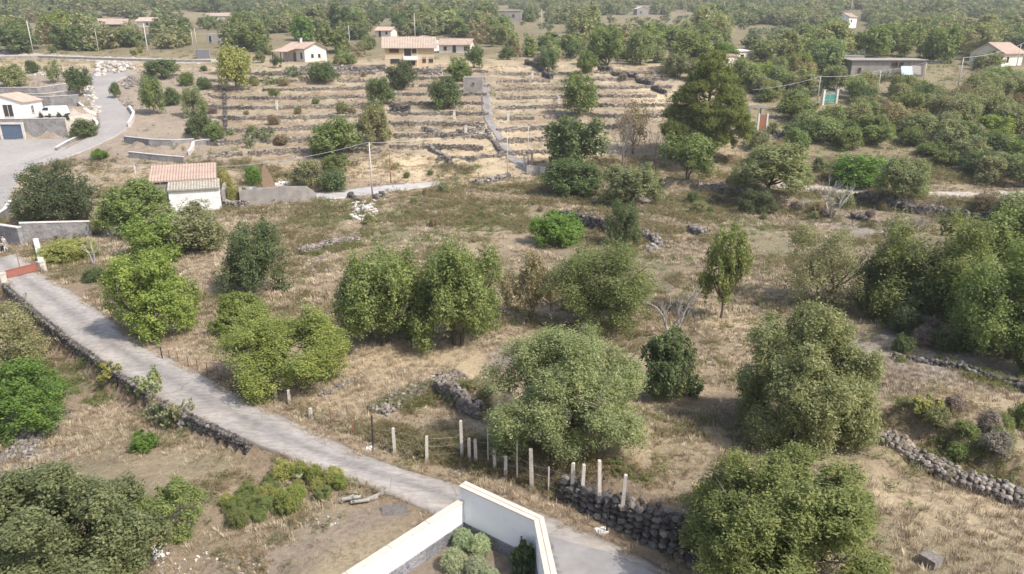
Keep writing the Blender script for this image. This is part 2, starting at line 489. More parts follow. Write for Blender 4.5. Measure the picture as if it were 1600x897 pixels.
def m_concrete(t, b):
    tc = N(t, "ShaderNodeTexCoord")
    sx = N(t, "ShaderNodeSeparateXYZ"); t.links.new(tc.outputs['UV'], sx.inputs[0])
    tr = ramp(t, sx.outputs['X'], [(0, (.62, .55, .47)), (.07, (.95, .92, .88)), (.2, (1.2, 1.17, 1.13)), (.34, (1.1, 1.08, 1.06)), (.5, (.74, .73, .73)), (.66, (1.05, 1.04, 1.03)), (.8, (1.18, 1.15, 1.11)), (.94, (.9, .85, .78)), (1, (.6, .53, .44))])
    n = noise(t, .35, 7, rough=.65)
    c = ramp(t, n, [(.28, (.275, .258, .245)), (.48, (.325, .306, .29)), (.7, (.385, .362, .34))])
    c = mixc(t, c, tr, .8, 'MULTIPLY')
    c = mixc(t, c, ramp(t, noise(t, 3.5, 8, rough=.75), [(.3, (.80, .79, .77)), (.7, (1.15, 1.14, 1.12))]), 1.0, 'MULTIPLY')
    c = mixc(t, c, (.40, .33, .23), ramp(t, noise(t, .8, 7, rough=.7), [(.6, (0, 0, 0)), (.72, (.8, .8, .8))]))
    vc = N(t, "ShaderNodeTexVoronoi", Scale=.45, feature='DISTANCE_TO_EDGE'); 
    wn = N(t, "ShaderNodeTexNoise", Scale=1.2, Detail=5.0)
    wv = mixc(t, tc.outputs['Object'], wn.outputs['Color'], .12)
    t.links.new(tc.outputs['Object'], wn.inputs['Vector']); t.links.new(wv, vc.inputs['Vector'])
    sm = N(t, 'ShaderNodeMapping'); sm.inputs['Scale'].default_value = (7, 170, 1); t.links.new(tc.outputs['UV'], sm.inputs[0])
    st = N(t, 'ShaderNodeTexNoise', Scale=1.0, Detail=5.0); t.links.new(sm.outputs[0], st.inputs['Vector'])
    c = mixc(t, c, ramp(t, st.outputs['Fac'], [(.35, (.84, .83, .82)), (.65, (1.1, 1.09, 1.08))]), 1.0, 'MULTIPLY')
    c = mixc(t, (.15, .14, .13), c, ramp(t, vc.outputs['Distance'], [(.002, (.35, .35, .35)), (.008, (1, 1, 1))]))
    t.links.new(c, b.inputs['Base Color']); b.inputs['Roughness'].default_value = .9
    bump(t, b, noise(t, 12, 6), .3, .03)
M_CONC = mat("worn_concrete", m_concrete)
def m_asph(t, b):
    c = ramp(t, noise(t, .12, 6), [(.3, (.27, .25, .235)), (.7, (.36, .335, .315))])
    c = mixc(t, c, ramp(t, noise(t, 2.5, 7), [(.3, (.85, .85, .85)), (.7, (1.12, 1.12, 1.1))]), 1.0, 'MULTIPLY')
    t.links.new(c, b.inputs['Base Color']); b.inputs['Roughness'].default_value = .9
M_ASPH2 = speckled('darker_asphalt', (.24, .23, .22), (.32, .305, .29), 1.4, bmp=.3)
M_ASPH = mat("pale_asphalt", m_asph)

# ================================================================== ground sheet
STRAW = np.array([.52, .425, .285]); BROWN = np.array([.37, .29, .205]); SCRUB = np.array([.25, .232, .145]); GREY = np.array([.33, .305, .28]); DIRTC = np.array([.42, .35, .27]); WOODS = np.array([.16, .145, .085])
def pxmask(X, Y, u, v, ru, rv):
    """soft patch on the ground around the place seen at (u, v)"""
    c = P0(u, v); e = P0(u, v - rv); f_ = P0(u, v + rv)
    ry = max(1.0, (e[1] - f_[1]) / 2); rx = ru * mpp((c[0], c[1], P(c[1])))
    q = ((X - c[0]) / rx) ** 2 + ((Y - c[1]) / ry) ** 2
    return 1 - sst(.4, 1.3, q + (vn(X, Y, 2.2, 8) - .5) * .8)
def cover(X, Y):
    r = X / np.maximum(Y, 5)
    a = fbm(X, Y, 9, 11, 4); b = fbm(X, Y, 3, 12, 3); c = fbm(X, Y, 22, 13, 3)
    midf = sst(44, 54, Y) * (1 - sst(100, 110, Y))
    col = BROWN + (STRAW - BROWN) * (sst(.36, .62, a * .55 + b * .45) * (1 - .6 * midf))[..., None]
    def mixin(t, m):
        nonlocal col
        col = col * (1 - m[..., None]) + t * m[..., None]
    mixin(SCRUB, sst(.58, .75, c * .5 + b * .5) * .6)
    mixin(np.array([.30, .245, .17]), midf * sst(.48, .66, fbm(X, Y, 6, 71)) * .7)
    hill = sst(112, 118, Y) * (1 - sst(183, 190, Y)) * sst(-.45, -.40, r) * (1 - sst(.23, .28, r))
    mixin(np.array([.38, .325, .24]) * (1 + .4 * (b - .5)[..., None]), hill * .8)
    mixin(BROWN * .85, hill * sst(.42, .62, fbm(X, Y, 5, 21, 4)) * .85)
    col = col * (1 - .10 * midf[..., None])
    mixin(np.array([.27, .25, .155]), midf * sst(.5, .68, fbm(X, Y, 4.5, 75)) * .3)
    # bare slope with lava soil left of the terraces
    left = sst(-.38, -.44, r) * sst(108, 116, Y) * (1 - sst(175, 200, Y))
    mixin(np.array([.33, .275, .225]), left * .85)
    mixin(WOODS * 1.3, sst(.28, .36, r) * sst(104, 114, Y) * .8)
    mixin(WOODS, sst(185, 240, Y) * .75)
    for u, v, ru, rv in ((750, 230, 110, 45), (650, 262, 110, 26), (900, 225, 60, 30), (690, 590, 90, 60), (640, 700, 60, 30), (1040, 150, 60, 20), (1500, 830, 140, 60), (1450, 740, 60, 30), (1130, 500, 60, 30), (1520, 690, 60, 40), (600, 560, 90, 30)):
        mixin(STRAW * 1.1, pxmask(X, Y, u, v, ru, rv) * .75)
    for u, v, ru, rv in ((480, 345, 60, 25), (720, 330, 120, 30), (1180, 360, 90, 40), (600, 330, 60, 15), (1000, 400, 90, 40), (1400, 690, 60, 25), (640, 380, 60, 40), (130, 400, 60, 30), (90, 560, 90, 40)):
        mixin(SCRUB, pxmask(X, Y, u, v, ru, rv) * .7)
    for u, v, ru, rv in ((40, 695, 25, 40), (1300, 340, 60, 30), (1450, 560, 150, 50), (1300, 130, 60, 20), (1030, 320, 60, 20), (800, 560, 40, 20)):
        mixin(GREY, pxmask(X, Y, u, v, ru, rv) * .7)
    for u, v, ru, rv in ((370, 880, 70, 18), (520, 822, 70, 18), (440, 860, 80, 14), (600, 800, 50, 20)):
        mixin(DIRTC * .95, pxmask(X, Y, u, v, ru, rv) * .7)
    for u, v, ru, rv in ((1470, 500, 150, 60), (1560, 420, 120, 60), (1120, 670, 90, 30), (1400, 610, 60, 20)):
        mixin(np.array([.16, .13, .10]), pxmask(X, Y, u, v, ru, rv) * .85)  # tree shade painted into the ground colour, over some dark soil
    near = (Y < 100)
    dl, _ = side_dist(X, Y, ROAD_L); drr, _ = side_dist(X, Y, ROAD_R)
    verge = np.where(near, np.clip(1 - np.minimum(abs(dl), abs(drr)) / 1.1, 0, 1), 0)
    mixin(np.array([.36, .27, .185]), verge * .8)
    return np.clip(col, .02, .8)

def ground():
    ny, nx = GX.shape
    V = np.stack([GX, GY, GZ], -1).reshape(-1, 3)
    i = np.arange(ny - 1)[:, None] * nx + np.arange(nx - 1)[None]
    q = np.stack([i, i + 1, i + nx + 1, i + nx], -1).reshape(-1, 4)
    me = bpy.data.meshes.new("ground")
    me.vertices.add(len(V)); me.vertices.foreach_set('co', V.astype(np.float32).ravel())
    me.loops.add(q.size); me.loops.foreach_set('vertex_index', q.astype(np.int32).ravel())
    me.polygons.add(len(q)); me.polygons.foreach_set('loop_start', np.arange(0, q.size, 4, dtype=np.int32))
    me.polygons.foreach_set('use_smooth', np.ones(len(q), bool))
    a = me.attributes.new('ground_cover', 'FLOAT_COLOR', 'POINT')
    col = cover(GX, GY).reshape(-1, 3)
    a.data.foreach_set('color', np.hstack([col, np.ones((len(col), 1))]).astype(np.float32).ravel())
    me.materials.append(M_GROUND)
    me.update(calc_edges=True)
    put('ground', me, kind='structure')
ground()

def resample(p, n):
    p = np.asarray(p, float)
    s = np.r_[0, np.cumsum(np.hypot(*np.diff(p, axis=0).T))]
    # smooth through a Catmull-like pass
    q = np.linspace(0, s[-1], n)
    x = np.interp(q, s, p[:, 0]); y = np.interp(q, s, p[:, 1])
    k = max(1, n // (len(p) * 3))
    if k > 1:
        for arr in (x, y):
            pad = np.pad(arr, k, mode='reflect', reflect_type='odd')
            arr[:] = np.convolve(pad, np.ones(2 * k + 1) / (2 * k + 1), 'valid')
    return np.stack([x, y], -1)
def ribbon(name, L, R, n, m, up, matl, rag=0.0, zf=None):
    n0 = len(L)
    Ls, Rs = resample(L, n), resample(R, n)
    V = []; UV = []
    for i in range(n):
        for j in range(m + 1):
            t = j / m
            if rag and j in (0, m):
                t += (vn(i * .9, j * 7., 1.5, 5) - .5) * rag
            p = Ls[i] * (1 - t) + Rs[i] * t
            V.append((p[0], p[1])); UV.append((j / m, i / n))
    V = np.array(V)
    z = (zf or H)(V[:, 0], V[:, 1]) + up
    b = MB()
    vs = [(a[0], a[1], c) for a, c in zip(V, z)]
    fs = [(i * (m + 1) + j, i * (m + 1) + j + 1, (i + 1) * (m + 1) + j + 1, (i + 1) * (m + 1) + j) for i in range(n - 1) for j in range(m)]
    # edge skirt so the slab has thickness
    k = len(vs)
    edge = [i * (m + 1) for i in range(n)], [i * (m + 1) + m for i in range(n)]
    for e, fl in zip(edge, (0, 1)):
        st = len(vs)
        vs += [(vs[i][0], vs[i][1], vs[i][2] - .25) for i in e]
        for a in range(n - 1):
            f = (e[a], e[a + 1], st + a + 1, st + a)
            fs.append(f if fl == 0 else f[::-1])
    b.add(vs, fs)
    me = b.mesh(name, matl, True)
    uvl = me.uv_layers.new(name='UVMap')
    UVx = UV + [(0, 0)] * (len(vs) - k)
    li = np.zeros(len(me.loops), np.int32); me.loops.foreach_get('vertex_index', li)
    uvl.data.foreach_set('uv', np.array(UVx, np.float32)[li].ravel())
    # make faces point upward
    o = put(name, me, kind='structure')
    if me.polygons[0].normal.z < 0:
        me.flip_normals()
    return o
ribbon('concrete_road', ROAD_L, ROAD_R, 260, 14, .045, M_CONC, .035, zf=lambda x, y: P(y))
ribbon('asphalt_patch', XY([(852, 838), (868, 897), (878, 960)]), XY([(940, 862), (1036, 897), (1110, 940)]), 50, 10, .054, M_ASPH2, .22, zf=lambda x, y: P(y))
ribbon('yard_pavement', *TRACKS['yard'], 70, 60, .06, M_ASPH)
ribbon('winding_road', *TRACKS['winding_road'], 160, 14, .10, M_ASPH)
ribbon('upper_yard', *TRACKS['upper_yard'], 60, 18, .06, M_DIRT)
ribbon('concrete_lane', *TRACKS['concrete_lane'], 120, 10, .07, M_LANE, .2)
ribbon('dirt_track', *TRACKS['dirt_track'], 120, 10, .06, M_DIRT, .2)
ribbon('hillside_path', *TRACKS['hillside_path'], 220, 6, .12, M_RUIN, .3)
ribbon('upper_road', *TRACKS['upper_road'], 160, 10, .08, M_DIRT, .2)

# ================================================================== stone walls and rocks
PHI = (1 + 5 ** .5) / 2
ICO_V = [Vector(v).normalized() for v in [(-1, PHI, 0), (1, PHI, 0), (-1, -PHI, 0), (1, -PHI, 0), (0, -1, PHI), (0, 1, PHI), (0, -1, -PHI), (0, 1, -PHI), (PHI, 0, -1), (PHI, 0, 1), (-PHI, 0, -1), (-PHI, 0, 1)]]
ICO_F = [(0, 11, 5), (0, 5, 1), (0, 1, 7), (0, 7, 10), (0, 10, 11), (1, 5, 9), (5, 11, 4), (11, 10, 2), (10, 7, 6), (7, 1, 8), (3, 9, 4), (3, 4, 2), (3, 2, 6), (3, 6, 8), (3, 8, 9), (4, 9, 5), (2, 4, 11), (6, 2, 10), (8, 6, 7), (9, 8, 1)]
def rock(b, c, r, flat=.75):
    rz = random.uniform(0, 6.28); k = (random.uniform(.8, 1.3), random.uniform(.7, 1.1), random.uniform(.6, 1.0) * flat / .75)
    M = Matrix.Rotation(rz, 3, 'Z') @ Matrix.Rotation(random.uniform(-.5, .5), 3, 'X')
    b.add([M @ Vector([v[i] * k[i] * r * random.uniform(.8, 1.15) for i in range(3)]) + Vector(c) for v in ICO_V], ICO_F)

def walk(pts, step):
    pts = [Vector((p[0], p[1])) for p in pts]
    out = []
    for a, b in zip(pts[:-1], pts[1:]):
        L = (b - a).length; n = max(1, int(L / step))
        t = (b - a) / L
        for i in range(n):
            out.append((a + (b - a) * ((i + .5) / n), t, L / n))
    return out
def wall_stones(pts, height, thick, st, rough=.25, gap=.0, coarse=None):
    """yields (centre, size, rotation) for the stones of a dry wall that stands on the ground or holds back a bank"""
    for p, t, L in walk(pts, st):
        if float(vn(p.x, p.y, 4.5, 9)) < gap * 1.3: continue
        nrm = Vector((-t.y, t.x))
        q1, q2 = p + nrm * (thick / 2 + .35), p - nrm * (thick / 2 + .35)
        z1, z2 = float(H(q1.x, q1.y)), float(H(q2.x, q2.y))
        lo, hi = min(z1, z2), max(z1, z2)
        top = max(lo + height, hi + .1) + (float(vn(p.x, p.y, 1.6, 19)) - .6) * rough * height * 1.2
        a = math.atan2(t.y, t.x)
        nl = max(1, int(round(thick / (st * 1.1)))); dw = thick / nl
        for q in range(nl):
            z = lo - .12
            if nl > 2 and 0 < q < nl - 1: z = max(z, top - st * .9)
            tp = top + random.uniform(-.12, .12) * st * 2
            w_ = (q + .5) * dw - thick / 2
            while z < tp:
                h = random.uniform(.5, .85) * st
                o = random.uniform(-.25, .25) * L; e = w_ + random.uniform(-.12, .12) * dw
                yield (p.x + t.x * o + nrm.x * e, p.y + t.y * o + nrm.y * e, z + h / 2), (L * random.uniform(.9, 1.25), dw * random.uniform(.85, 1.15), h * 1.08), a + random.uniform(-.4, .4) * (1 if nl > 1 else .4)
                z += h
def dry_wall(pts, height, thick, st, label, group=None, matl=None, name='dry_stone_wall', gap=0.0, rough=.3, pieces=False, rocks=None):
    matl = matl or M_LAVA
    if not pieces:
        b = MB()
        if rocks is None: rocks = pts[0][1] < 100
        for c, d, a in wall_stones(pts, height, thick, st, rough, gap):
            if rocks:
                rock(b, c, (d[0] + d[1] + d[2]) / 3 * .72); continue
            b.box(c, d, a, random.uniform(-.12, .12), .17)
        if not b.v: return None
        return b.build(name, matl, label=label, cat='stone wall', group=group)
    root = empty(name, (pts[0][0], pts[0][1], float(H(pts[0][0], pts[0][1]))), label, 'stone wall', group=group)
    return root
def on(pts):
    return [G(u, v) for u, v in pts]
def rock_pile(px, n, r, label, matl, name='rock_pile', mound=0.0, cat='rock pile'):
    """loose rocks inside a photo outline"""
    us = [p[0] for p in px]; vs = [p[1] for p in px]
    P_ = np.array(px, float); b = MB(); k = 0
    cu, cv = sum(us) / len(us), sum(vs) / len(vs)
    while k < n:
        u, v = random.uniform(min(us), max(us)), random.uniform(min(vs), max(vs))
        if not inpoly(np.array(u), np.array(v), P_): continue
        p = G(u, v)
        e = 1 - max(abs(u - cu) / (max(us) - min(us)) * 2, abs(v - cv) / (max(vs) - min(vs)) * 2)
        rr = r * random.uniform(.4, 1.3)
        rock(b, (p.x, p.y, p.z + rr * .3 + mound * e * random.random()), rr)
        k += 1
    return b.build(name, matl, label=label, cat=cat, kind='stuff')

ORD = ['lowest', 'second lowest', 'third lowest', 'fourth', 'fifth', 'sixth', 'seventh', 'eighth', 'ninth', 'tenth', 'eleventh', 'twelfth', 'thirteenth', 'fourteenth']
SECN = ['on the slope below the gabled cottage', 'on the slope between the lone round tree and the hillside path', 'on the slope just beyond the hillside path', 'on the far field beside the big pine']
def terrace_walls():
    for i, (r0, r1, ph) in enumerate(SECT):
        k = 0
        for n in range(1, 14):
            # height profile crosses the step where (P(y + wig) - TZ0)/TSTEP + ph = n
            zt = TZ0 + TSTEP * (n - ph)
            ys = np.arange(110, 195, .1)
            y0 = float(np.interp(zt, P(ys), ys))
            if not ((114 if i != 3 else 128) < y0 < 186): continue
            pts = []
            xs = np.arange(r0 * y0 + .5, r1 * y0 - .3, 2.0)
            for x in xs:
                pts.append((x, y0 - float(wig(np.array(x), i)) - .25))
            if len(pts) < 3: continue
            dry_wall(pts, .46, .4, .3, f"dark lava terrace wall, {ORD[k]} from the bottom {SECN[i]}", 'terrace walls on the dry hillside', gap=.09, rough=.4, matl=M_TERR)
            k += 1
terrace_walls()

# ================================================================== trees
def crown_arr(seed, n, leaf, lobes=20, per=36, lobe_r=(.26, .42), up=.25, sparse=0.0, cone=0, flat=1.0, spread=.042, slim=.55, shoots=3, radial=0, low=-.45):
    g = np.random.default_rng(seed)
    cs = []; rs = []
    for i in range(lobes):
        d = g.normal(size=3); d /= np.linalg.norm(d)
        zf = 1 - 1.55 * (i + .5) / lobes; an = i * 2.39996
        fb = np.array([math.cos(an) * math.sqrt(1 - zf * zf), math.sin(an) * math.sqrt(1 - zf * zf), zf])
        d = fb + d * .38; d /= np.linalg.norm(d)
        if d[2] < low: d[2] *= -.5
        r = g.uniform(*lobe_r)
        q = (g.uniform(.72, 1.02) if i % 5 else g.uniform(.1, .6)) * (1 - r)
        if cone:
            h = (i + .5) / lobes
            wd = (1 - h ** 1.7) * .66 + .08
            an = i * 2.4 + g.uniform(-.4, .4)
            rad = wd * g.uniform(.45, 1.0)
            cs.append([math.cos(an) * rad, math.sin(an) * rad, -0.86 + 1.76 * h]); rs.append(g.uniform(.19, .31) * (1.25 - .5 * h))
            continue
        cs.append(d * q * np.array([1, 1, flat])); rs.append(r)
    cs = np.array(cs); rs = np.array(rs)
    if not cone:
        # two or three leading shoots break the outline
        for i in range(shoots):
            a = g.uniform(0, 6.28); cs = np.vstack([cs, [math.cos(a) * .5, math.sin(a) * .5, g.uniform(.48, .66)]]); rs = np.r_[rs, g.uniform(.14, .22)]
    wgt = rs ** 2; wgt /= wgt.sum()
    nc = lobes * per
    li = g.choice(len(rs), nc, p=wgt)
    out = cs[li] / (np.linalg.norm(cs[li], axis=1, keepdims=True) + 1e-6)
    d = g.normal(size=(nc, 3)) + out * .7 + np.array([0, 0, up])
    d /= np.linalg.norm(d, axis=1, keepdims=True)
    rr = rs[li] * g.uniform(.55, 1.08, nc)
    sq = np.array([1.1, 1.1, .5]) if cone else np.array([1, 1, .9])
    cc = cs[li] + d * rr[:, None] * sq
    ct = g.random(nc)
    if sparse:
        keep = g.random(nc) > sparse; cc, d, ct = cc[keep], d[keep], ct[keep]; nc = len(cc)
    k = g.integers(0, nc, n)
    c = cc[k] + g.normal(size=(n, 3)) * spread
    if cone:
        c = c + d[k] * g.uniform(0, .10, n)[:, None] + np.array([0, 0, 1]) * g.uniform(0, .05, n)[:, None]
    m = np.linalg.norm(c, axis=1) < 1.12
    c = c[m]; k = k[m]; n = len(c)
    # leaves of the inner crown
    if not cone and not sparse:
        q = int(n * .14); dd = g.normal(size=(q, 3)); dd /= np.linalg.norm(dd, axis=1, keepdims=True)
        li2 = g.choice(len(rs), q, p=wgt)
        ci = cs[li2] * .92 + dd * (rs[li2] * g.random(q) ** .5 * .62)[:, None]
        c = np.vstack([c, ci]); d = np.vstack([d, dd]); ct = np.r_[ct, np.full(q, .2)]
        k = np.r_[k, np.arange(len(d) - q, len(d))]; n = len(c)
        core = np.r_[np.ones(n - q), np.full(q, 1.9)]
    else:
        core = np.ones(n)
    # bring the crown to unit extent
    lo, hi = np.percentile(c[:, 2], .3), np.percentile(c[:, 2], 99.8)
    c[:, 2] = (c[:, 2] - (lo + hi) / 2) * (2 / (hi - lo)); ex = np.percentile(np.hypot(c[:, 0], c[:, 1]), 99.4)
    c[:, :2] *= 1.0 / ex
    nrm = d[k] * .8 + g.normal(size=(n, 3)) * .7 + np.array([0, 0, .45])
    nrm /= np.linalg.norm(nrm, axis=1, keepdims=True)
    t = g.normal(size=(n, 3)) + (d[k] * 1.6 + np.array([0, 0, .8]) if cone else d[k] * radial)
    t -= (t * nrm).sum(1, keepdims=True) * nrm; t /= np.linalg.norm(t, axis=1, keepdims=True) + 1e-9
    b = np.cross(nrm, t)
    ln = leaf * (g.uniform(.65, 1.3, n) * core)[:, None] * .5; wd = ln * slim
    V = np.stack([c - t * ln, c + b * wd + t * ln * .1, c + t * ln, c - b * wd + t * ln * .1], 1).reshape(-1, 3)
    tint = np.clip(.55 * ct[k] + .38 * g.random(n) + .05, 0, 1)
    pale = g.random(n) < .05
    tint[pale] = 1
    return V, n, tint
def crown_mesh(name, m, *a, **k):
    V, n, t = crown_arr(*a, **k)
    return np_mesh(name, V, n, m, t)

def limbs(seed, n_limb=7, spread=.6, lean=.0, base_r=.055, fork=.32, multi=1, twigs=3, top=.86):
    """unit trunk: z from 0 at the ground to 1; limbs reach out to radius ~spread"""
    g = random.Random(seed); b = MB()
    for s in range(multi):
        bx, by = (g.uniform(-.12, .12), g.uniform(-.12, .12)) if multi > 1 else (0, 0)
        fx, fy = bx * 2.5 + lean, by * 2.5
        fk = fork * g.uniform(.8, 1.15)
        mid = (bx + (fx - bx) * .4 + g.uniform(-.03, .03), by + (fy - by) * .5 + g.uniform(-.03, .03), fk * .5)
        tr = base_r / (multi ** .4)
        b.tube([(bx, by, -.04), (bx, by, .03), mid, (fx, fy, fk)], [tr * 1.5, tr * 1.1, tr, tr * .85], 7)
        nl = max(2, n_limb // multi)
        for i in range(nl):
            a = 6.283 * i / nl + g.uniform(-.4, .4) + s
            R = spread * g.uniform(.5, 1.0); z = g.uniform(fk + .25, top)
            e = Vector((fx + math.cos(a) * R, fy + math.sin(a) * R, z))
            st = Vector((fx, fy, fk * g.uniform(.8, 1.0)))
            m = st.lerp(e, .45) + Vector((g.uniform(-.05, .05), g.uniform(-.05, .05), -.04))
            b.tube([st, m, e], [tr * .6, tr * .42, tr * .14], 5)
            for j in range(twigs):
                q = m.lerp(e, g.random())
                e2 = q + Vector((g.uniform(-.25, .25), g.uniform(-.25, .25), g.uniform(.05, .25)))
                b.tube([q, q.lerp(e2, .5) + Vector((g.uniform(-.03, .03),) * 3), e2], [tr * .24, tr * .16, tr * .06], 4, False)
    return b

def bare(seed, levels=4, spread=.55, r0=.04, n0=3, bend=.5, kids=(2, 4)):
    """leafless branching skeleton, unit height about 1"""
    g = random.Random(seed); b = MB()
    def grow(p, d, L, r, lv):
        pts = [p]; q = p.copy(); dd = d.copy()
        for i in range(3):
            dd = (dd + Vector((g.uniform(-1, 1), g.uniform(-1, 1), g.uniform(-.4, .7))) * .22 * bend).normalized()
            q = q + dd * L / 3; pts.append(q.copy())
        b.tube(pts, [r, r * .85, r * .7, r * .5], 5 if lv < 2 else 4, False)
        if lv >= levels: return
        for i in range(g.randint(*kids)):
            t = g.uniform(.35, 1.0); o = pts[min(3, int(t * 3) + 1)]
            nd = (dd + Vector((g.uniform(-1, 1), g.uniform(-1, 1), g.uniform(-.3, .8))) * spread * 1.5).normalized()
            grow(o, nd, L * g.uniform(.5, .8), r * .5, lv + 1)
    for i in range(n0):
        a = 6.283 * i / n0 + g.uniform(-.4, .4)
        grow(Vector((0, 0, -.03)), Vector((math.cos(a) * spread * .7, math.sin(a) * spread * .7, 1)).normalized(), .42, r0, 0)
    return b

ALB = {'thicket': (0.195, 0.228, 0.111), 'green': (0.220, 0.258, 0.094), 'bright': (0.263, 0.314, 0.088), 'olive': (0.289, 0.296, 0.151), 'dark': (0.113, 0.144, 0.068), 'grey': (0.282, 0.314, 0.151), 'brown': (0.327, 0.263, 0.164), 'pine': (.165, .18, .05), 'deep': (0.151, 0.195, 0.081), 'yellow': (0.365, 0.358, 0.126), 'lush': (0.164, 0.263, 0.057), 'silver': (0.378, 0.427, 0.277), 'purple': (0.302, 0.251, 0.226)}
LOD = {}
def variant(kind, lod, j):
    key = (kind, lod, j)
    if key not in LOD:
        n, leaf, lobes, per = {'mid': (14000, .076, 24, 38), 'up': (5500, .108, 17, 28), 'far': (1900, .175, 13, 18)}[lod]
        kw = {'round': {}, 'sparse': dict(sparse=.45, spread=.06), 'olive': dict(slim=.35, lobe_r=(.22, .36)), 'dome': dict(flat=.8, up=.8), 'bush': dict(lobe_r=(.34, .5), flat=.9), 'feather': dict(slim=.22, lobe_r=(.2, .34))}[kind]
        if kind == 'sparse': n = int(n * .5)
        kw = dict(kw)
        if lod != 'mid': kw['spread'] = .055
        kw['shoots'] = {'mid': 3, 'up': 1, 'far': 0}[lod]
        LOD[key] = crown_mesh('crown', M_LEAF, hash_(kind) + j * 13 + len(lod), n, leaf * (1.25 if kw.get('slim') else 1), lobes, per, **kw)
    return LOD[key]
def hash_(s): return sum(ord(c) * (i + 3) for i, c in enumerate(s))
TRUNK = {}
def trunk_mesh(j, kind='limbs', m=None):
    key = (j, kind, m.name if m else '')
    if key not in TRUNK:
        b = limbs(j + 5, n_limb=9 + j % 3, multi=1 + j % 3, spread=.82, twigs=5, top=.98) if kind == 'limbs' else bare(j + 50, levels=4)
        TRUNK[key] = b.mesh('trunk', m or M_BARK, True)
    return TRUNK[key]
def vary(c, g, a=.12):
    k = 1 + g.uniform(-a, a)
    return tuple(max(.01, x * k * (1 + g.uniform(-a, a) * .5)) for x in c)
TN = 0
def plant(base, R, a, clear, kind, lod, colour, label, name='tree', cat='tree', group=None, crown=None, trunk=None, single=False, ry=None, trunk_mat=None, wide=1.0):
    """tree or bush: crown half-width R, crown half-height a, crown bottom at clear above ground"""
    global TN
    TN += 1
    g = random.Random(TN * 31 + 5)
    col = vary(ALB[colour], g, .10)
    zc = clear + a
    rot = g.uniform(0, 6.28)
    cm = crown or variant(kind, lod, TN % (4 if lod == 'mid' else 3))
    if single:
        return put(name, cm, None, (base[0], base[1], base[2] + zc), rot, (R, R, a), label, cat, group, color=col)
    root = empty(name, base, label, cat, rz=rot, group=group)
    put('crown', cm, root, (0, 0, zc), 0, (R * wide, R, a), color=col)
    if trunk is not False:
        put('trunk', trunk or trunk_mesh(TN % 6, m=trunk_mat), root, (0, 0, 0), g.uniform(0, 6), (R * .85, R * .85, zc + a * .45))
    return root
def fit(x0, y0, x1, y1, clear_f, amax=1.25, amin=.35):
    """find base, half-width and half-height of a crown whose outline fills the photo box"""
    cu, cv = (x0 + x1) / 2, (y0 + y1) / 2
    zc = 2.0
    for _ in range(8):
        b = G(cu, cv, zc)
        c = (b[0], b[1], b[2] + zc)
        m = mpp(c)
        R = (x1 - x0) / 2 * m
        dv = (y1 - y0) / 2 * m
        hd = math.hypot(c[0], c[1]); dl = math.atan2(CAMZ - c[2], hd)
        q = (dv * .97) ** 2 - (R * math.sin(dl)) ** 2
        a = math.sqrt(max(q, 0)) / math.cos(dl)
        a = min(max(a, amin * R), amax * R)
        zc = a * (1 + clear_f)
    return b, R, a, a * clear_f
def T(box, kind, colour, label, clear=.25, lod=None, name='tree', cat='tree', near=None, group=None, amax=1.3, **k):
    b, R, a, cl = fit(*box, clear, amax)
    d = b.y
    if near:
        n, leaf_m, lobes, per, kw = near
        leaf = leaf_m / R
        k['crown'] = crown_mesh('crown', M_LEAF, int(box[0]) + 2000, n, leaf, lobes, per, **kw)
    lod = lod or ('mid' if d < 100 else 'up' if d < 230 else 'far')
    return plant(b, R, a, cl, kind, lod, colour, label, name, cat, group, single=(lod == 'far'), **k)

# ---- near trees, each with a crown of its own (box in photo pixels: x0, y0, x1, y1)
def near(n, leaf=.15, lobes=22, per=40, **kw): return (n, leaf, lobes, per, kw)
T((752, 494, 1030, 712), 'round', 'grey', "large pale olive-green tree standing over the concrete fence posts, middle of the picture", .0, near=near(100000, .13, 52, 42, slim=.4, lobe_r=(.18, .28), spread=.034, up=.5, radial=.7, shoots=1), amax=.95)
T((1146, 468, 1378, 704), 'round', 'olive', "tall pale yellow-green tree left of the dark shaded hollow", .0, near=near(85000, .135, 48, 42, slim=.42, lobe_r=(.18, .28), spread=.034, up=.5, radial=.7, shoots=2), amax=.95)
T((1074, 690, 1392, 940), 'round', 'green', "big bushy tree behind the rough lava wall at the lower right", .0, near=near(85000, .135, 48, 42, slim=.42, lobe_r=(.18, .28), spread=.034, up=.5, radial=.7, shoots=2), amax=.9)
T((330, 474, 545, 612), 'dome', 'bright', "wide fresh green tree with thin trunks beside the bend of the concrete road", .18, near=near(50000, .14, 34, 44, up=.5, flat=.85, lobe_r=(.17, .28)), amax=.9)
T((322, 455, 420, 520), 'round', 'bright', "smaller pale green tree touching the wide tree by the road from behind", .1)
T((516, 383, 676, 545), 'round', 'green', "left half of the broad double tree in mid field, dense and bright green", .05, near=near(34000, .17, 22, 44, lobe_r=(.24, .38)))
T((628, 366, 796, 535), 'round', 'green', "right tree of the broad pair in mid field, with yellowing lower leaves", .2, near=near(34000, .17, 22, 44, lobe_r=(.24, .38)))
T((782, 378, 868, 505), 'sparse', 'brown', "thin brownish tree with bare twigs between two dense green trees", .2, near=near(7000, .16, 16, 40, sparse=.4))
T((842, 376, 1036, 512), 'round', 'green', "dense mid green tree behind the large pale tree, dead white branches to its right", .1, near=near(32000, .16, 22, 42, lobe_r=(.22, .36)))
T((1000, 512, 1103, 622), 'round', 'deep', "dark green bushy tree at the right shoulder of the large pale tree", .0, near=near(15000, .14, 14, 30))
T((155, 388, 303, 522), 'round', 'bright', "bright green tree casting shade on the concrete road", .18, near=near(24000, .18, 18, 38, lobe_r=(.24, .38)))
T((190, 334, 292, 404), 'round', 'bright', "bright green tree just behind the one that shades the road", .1)
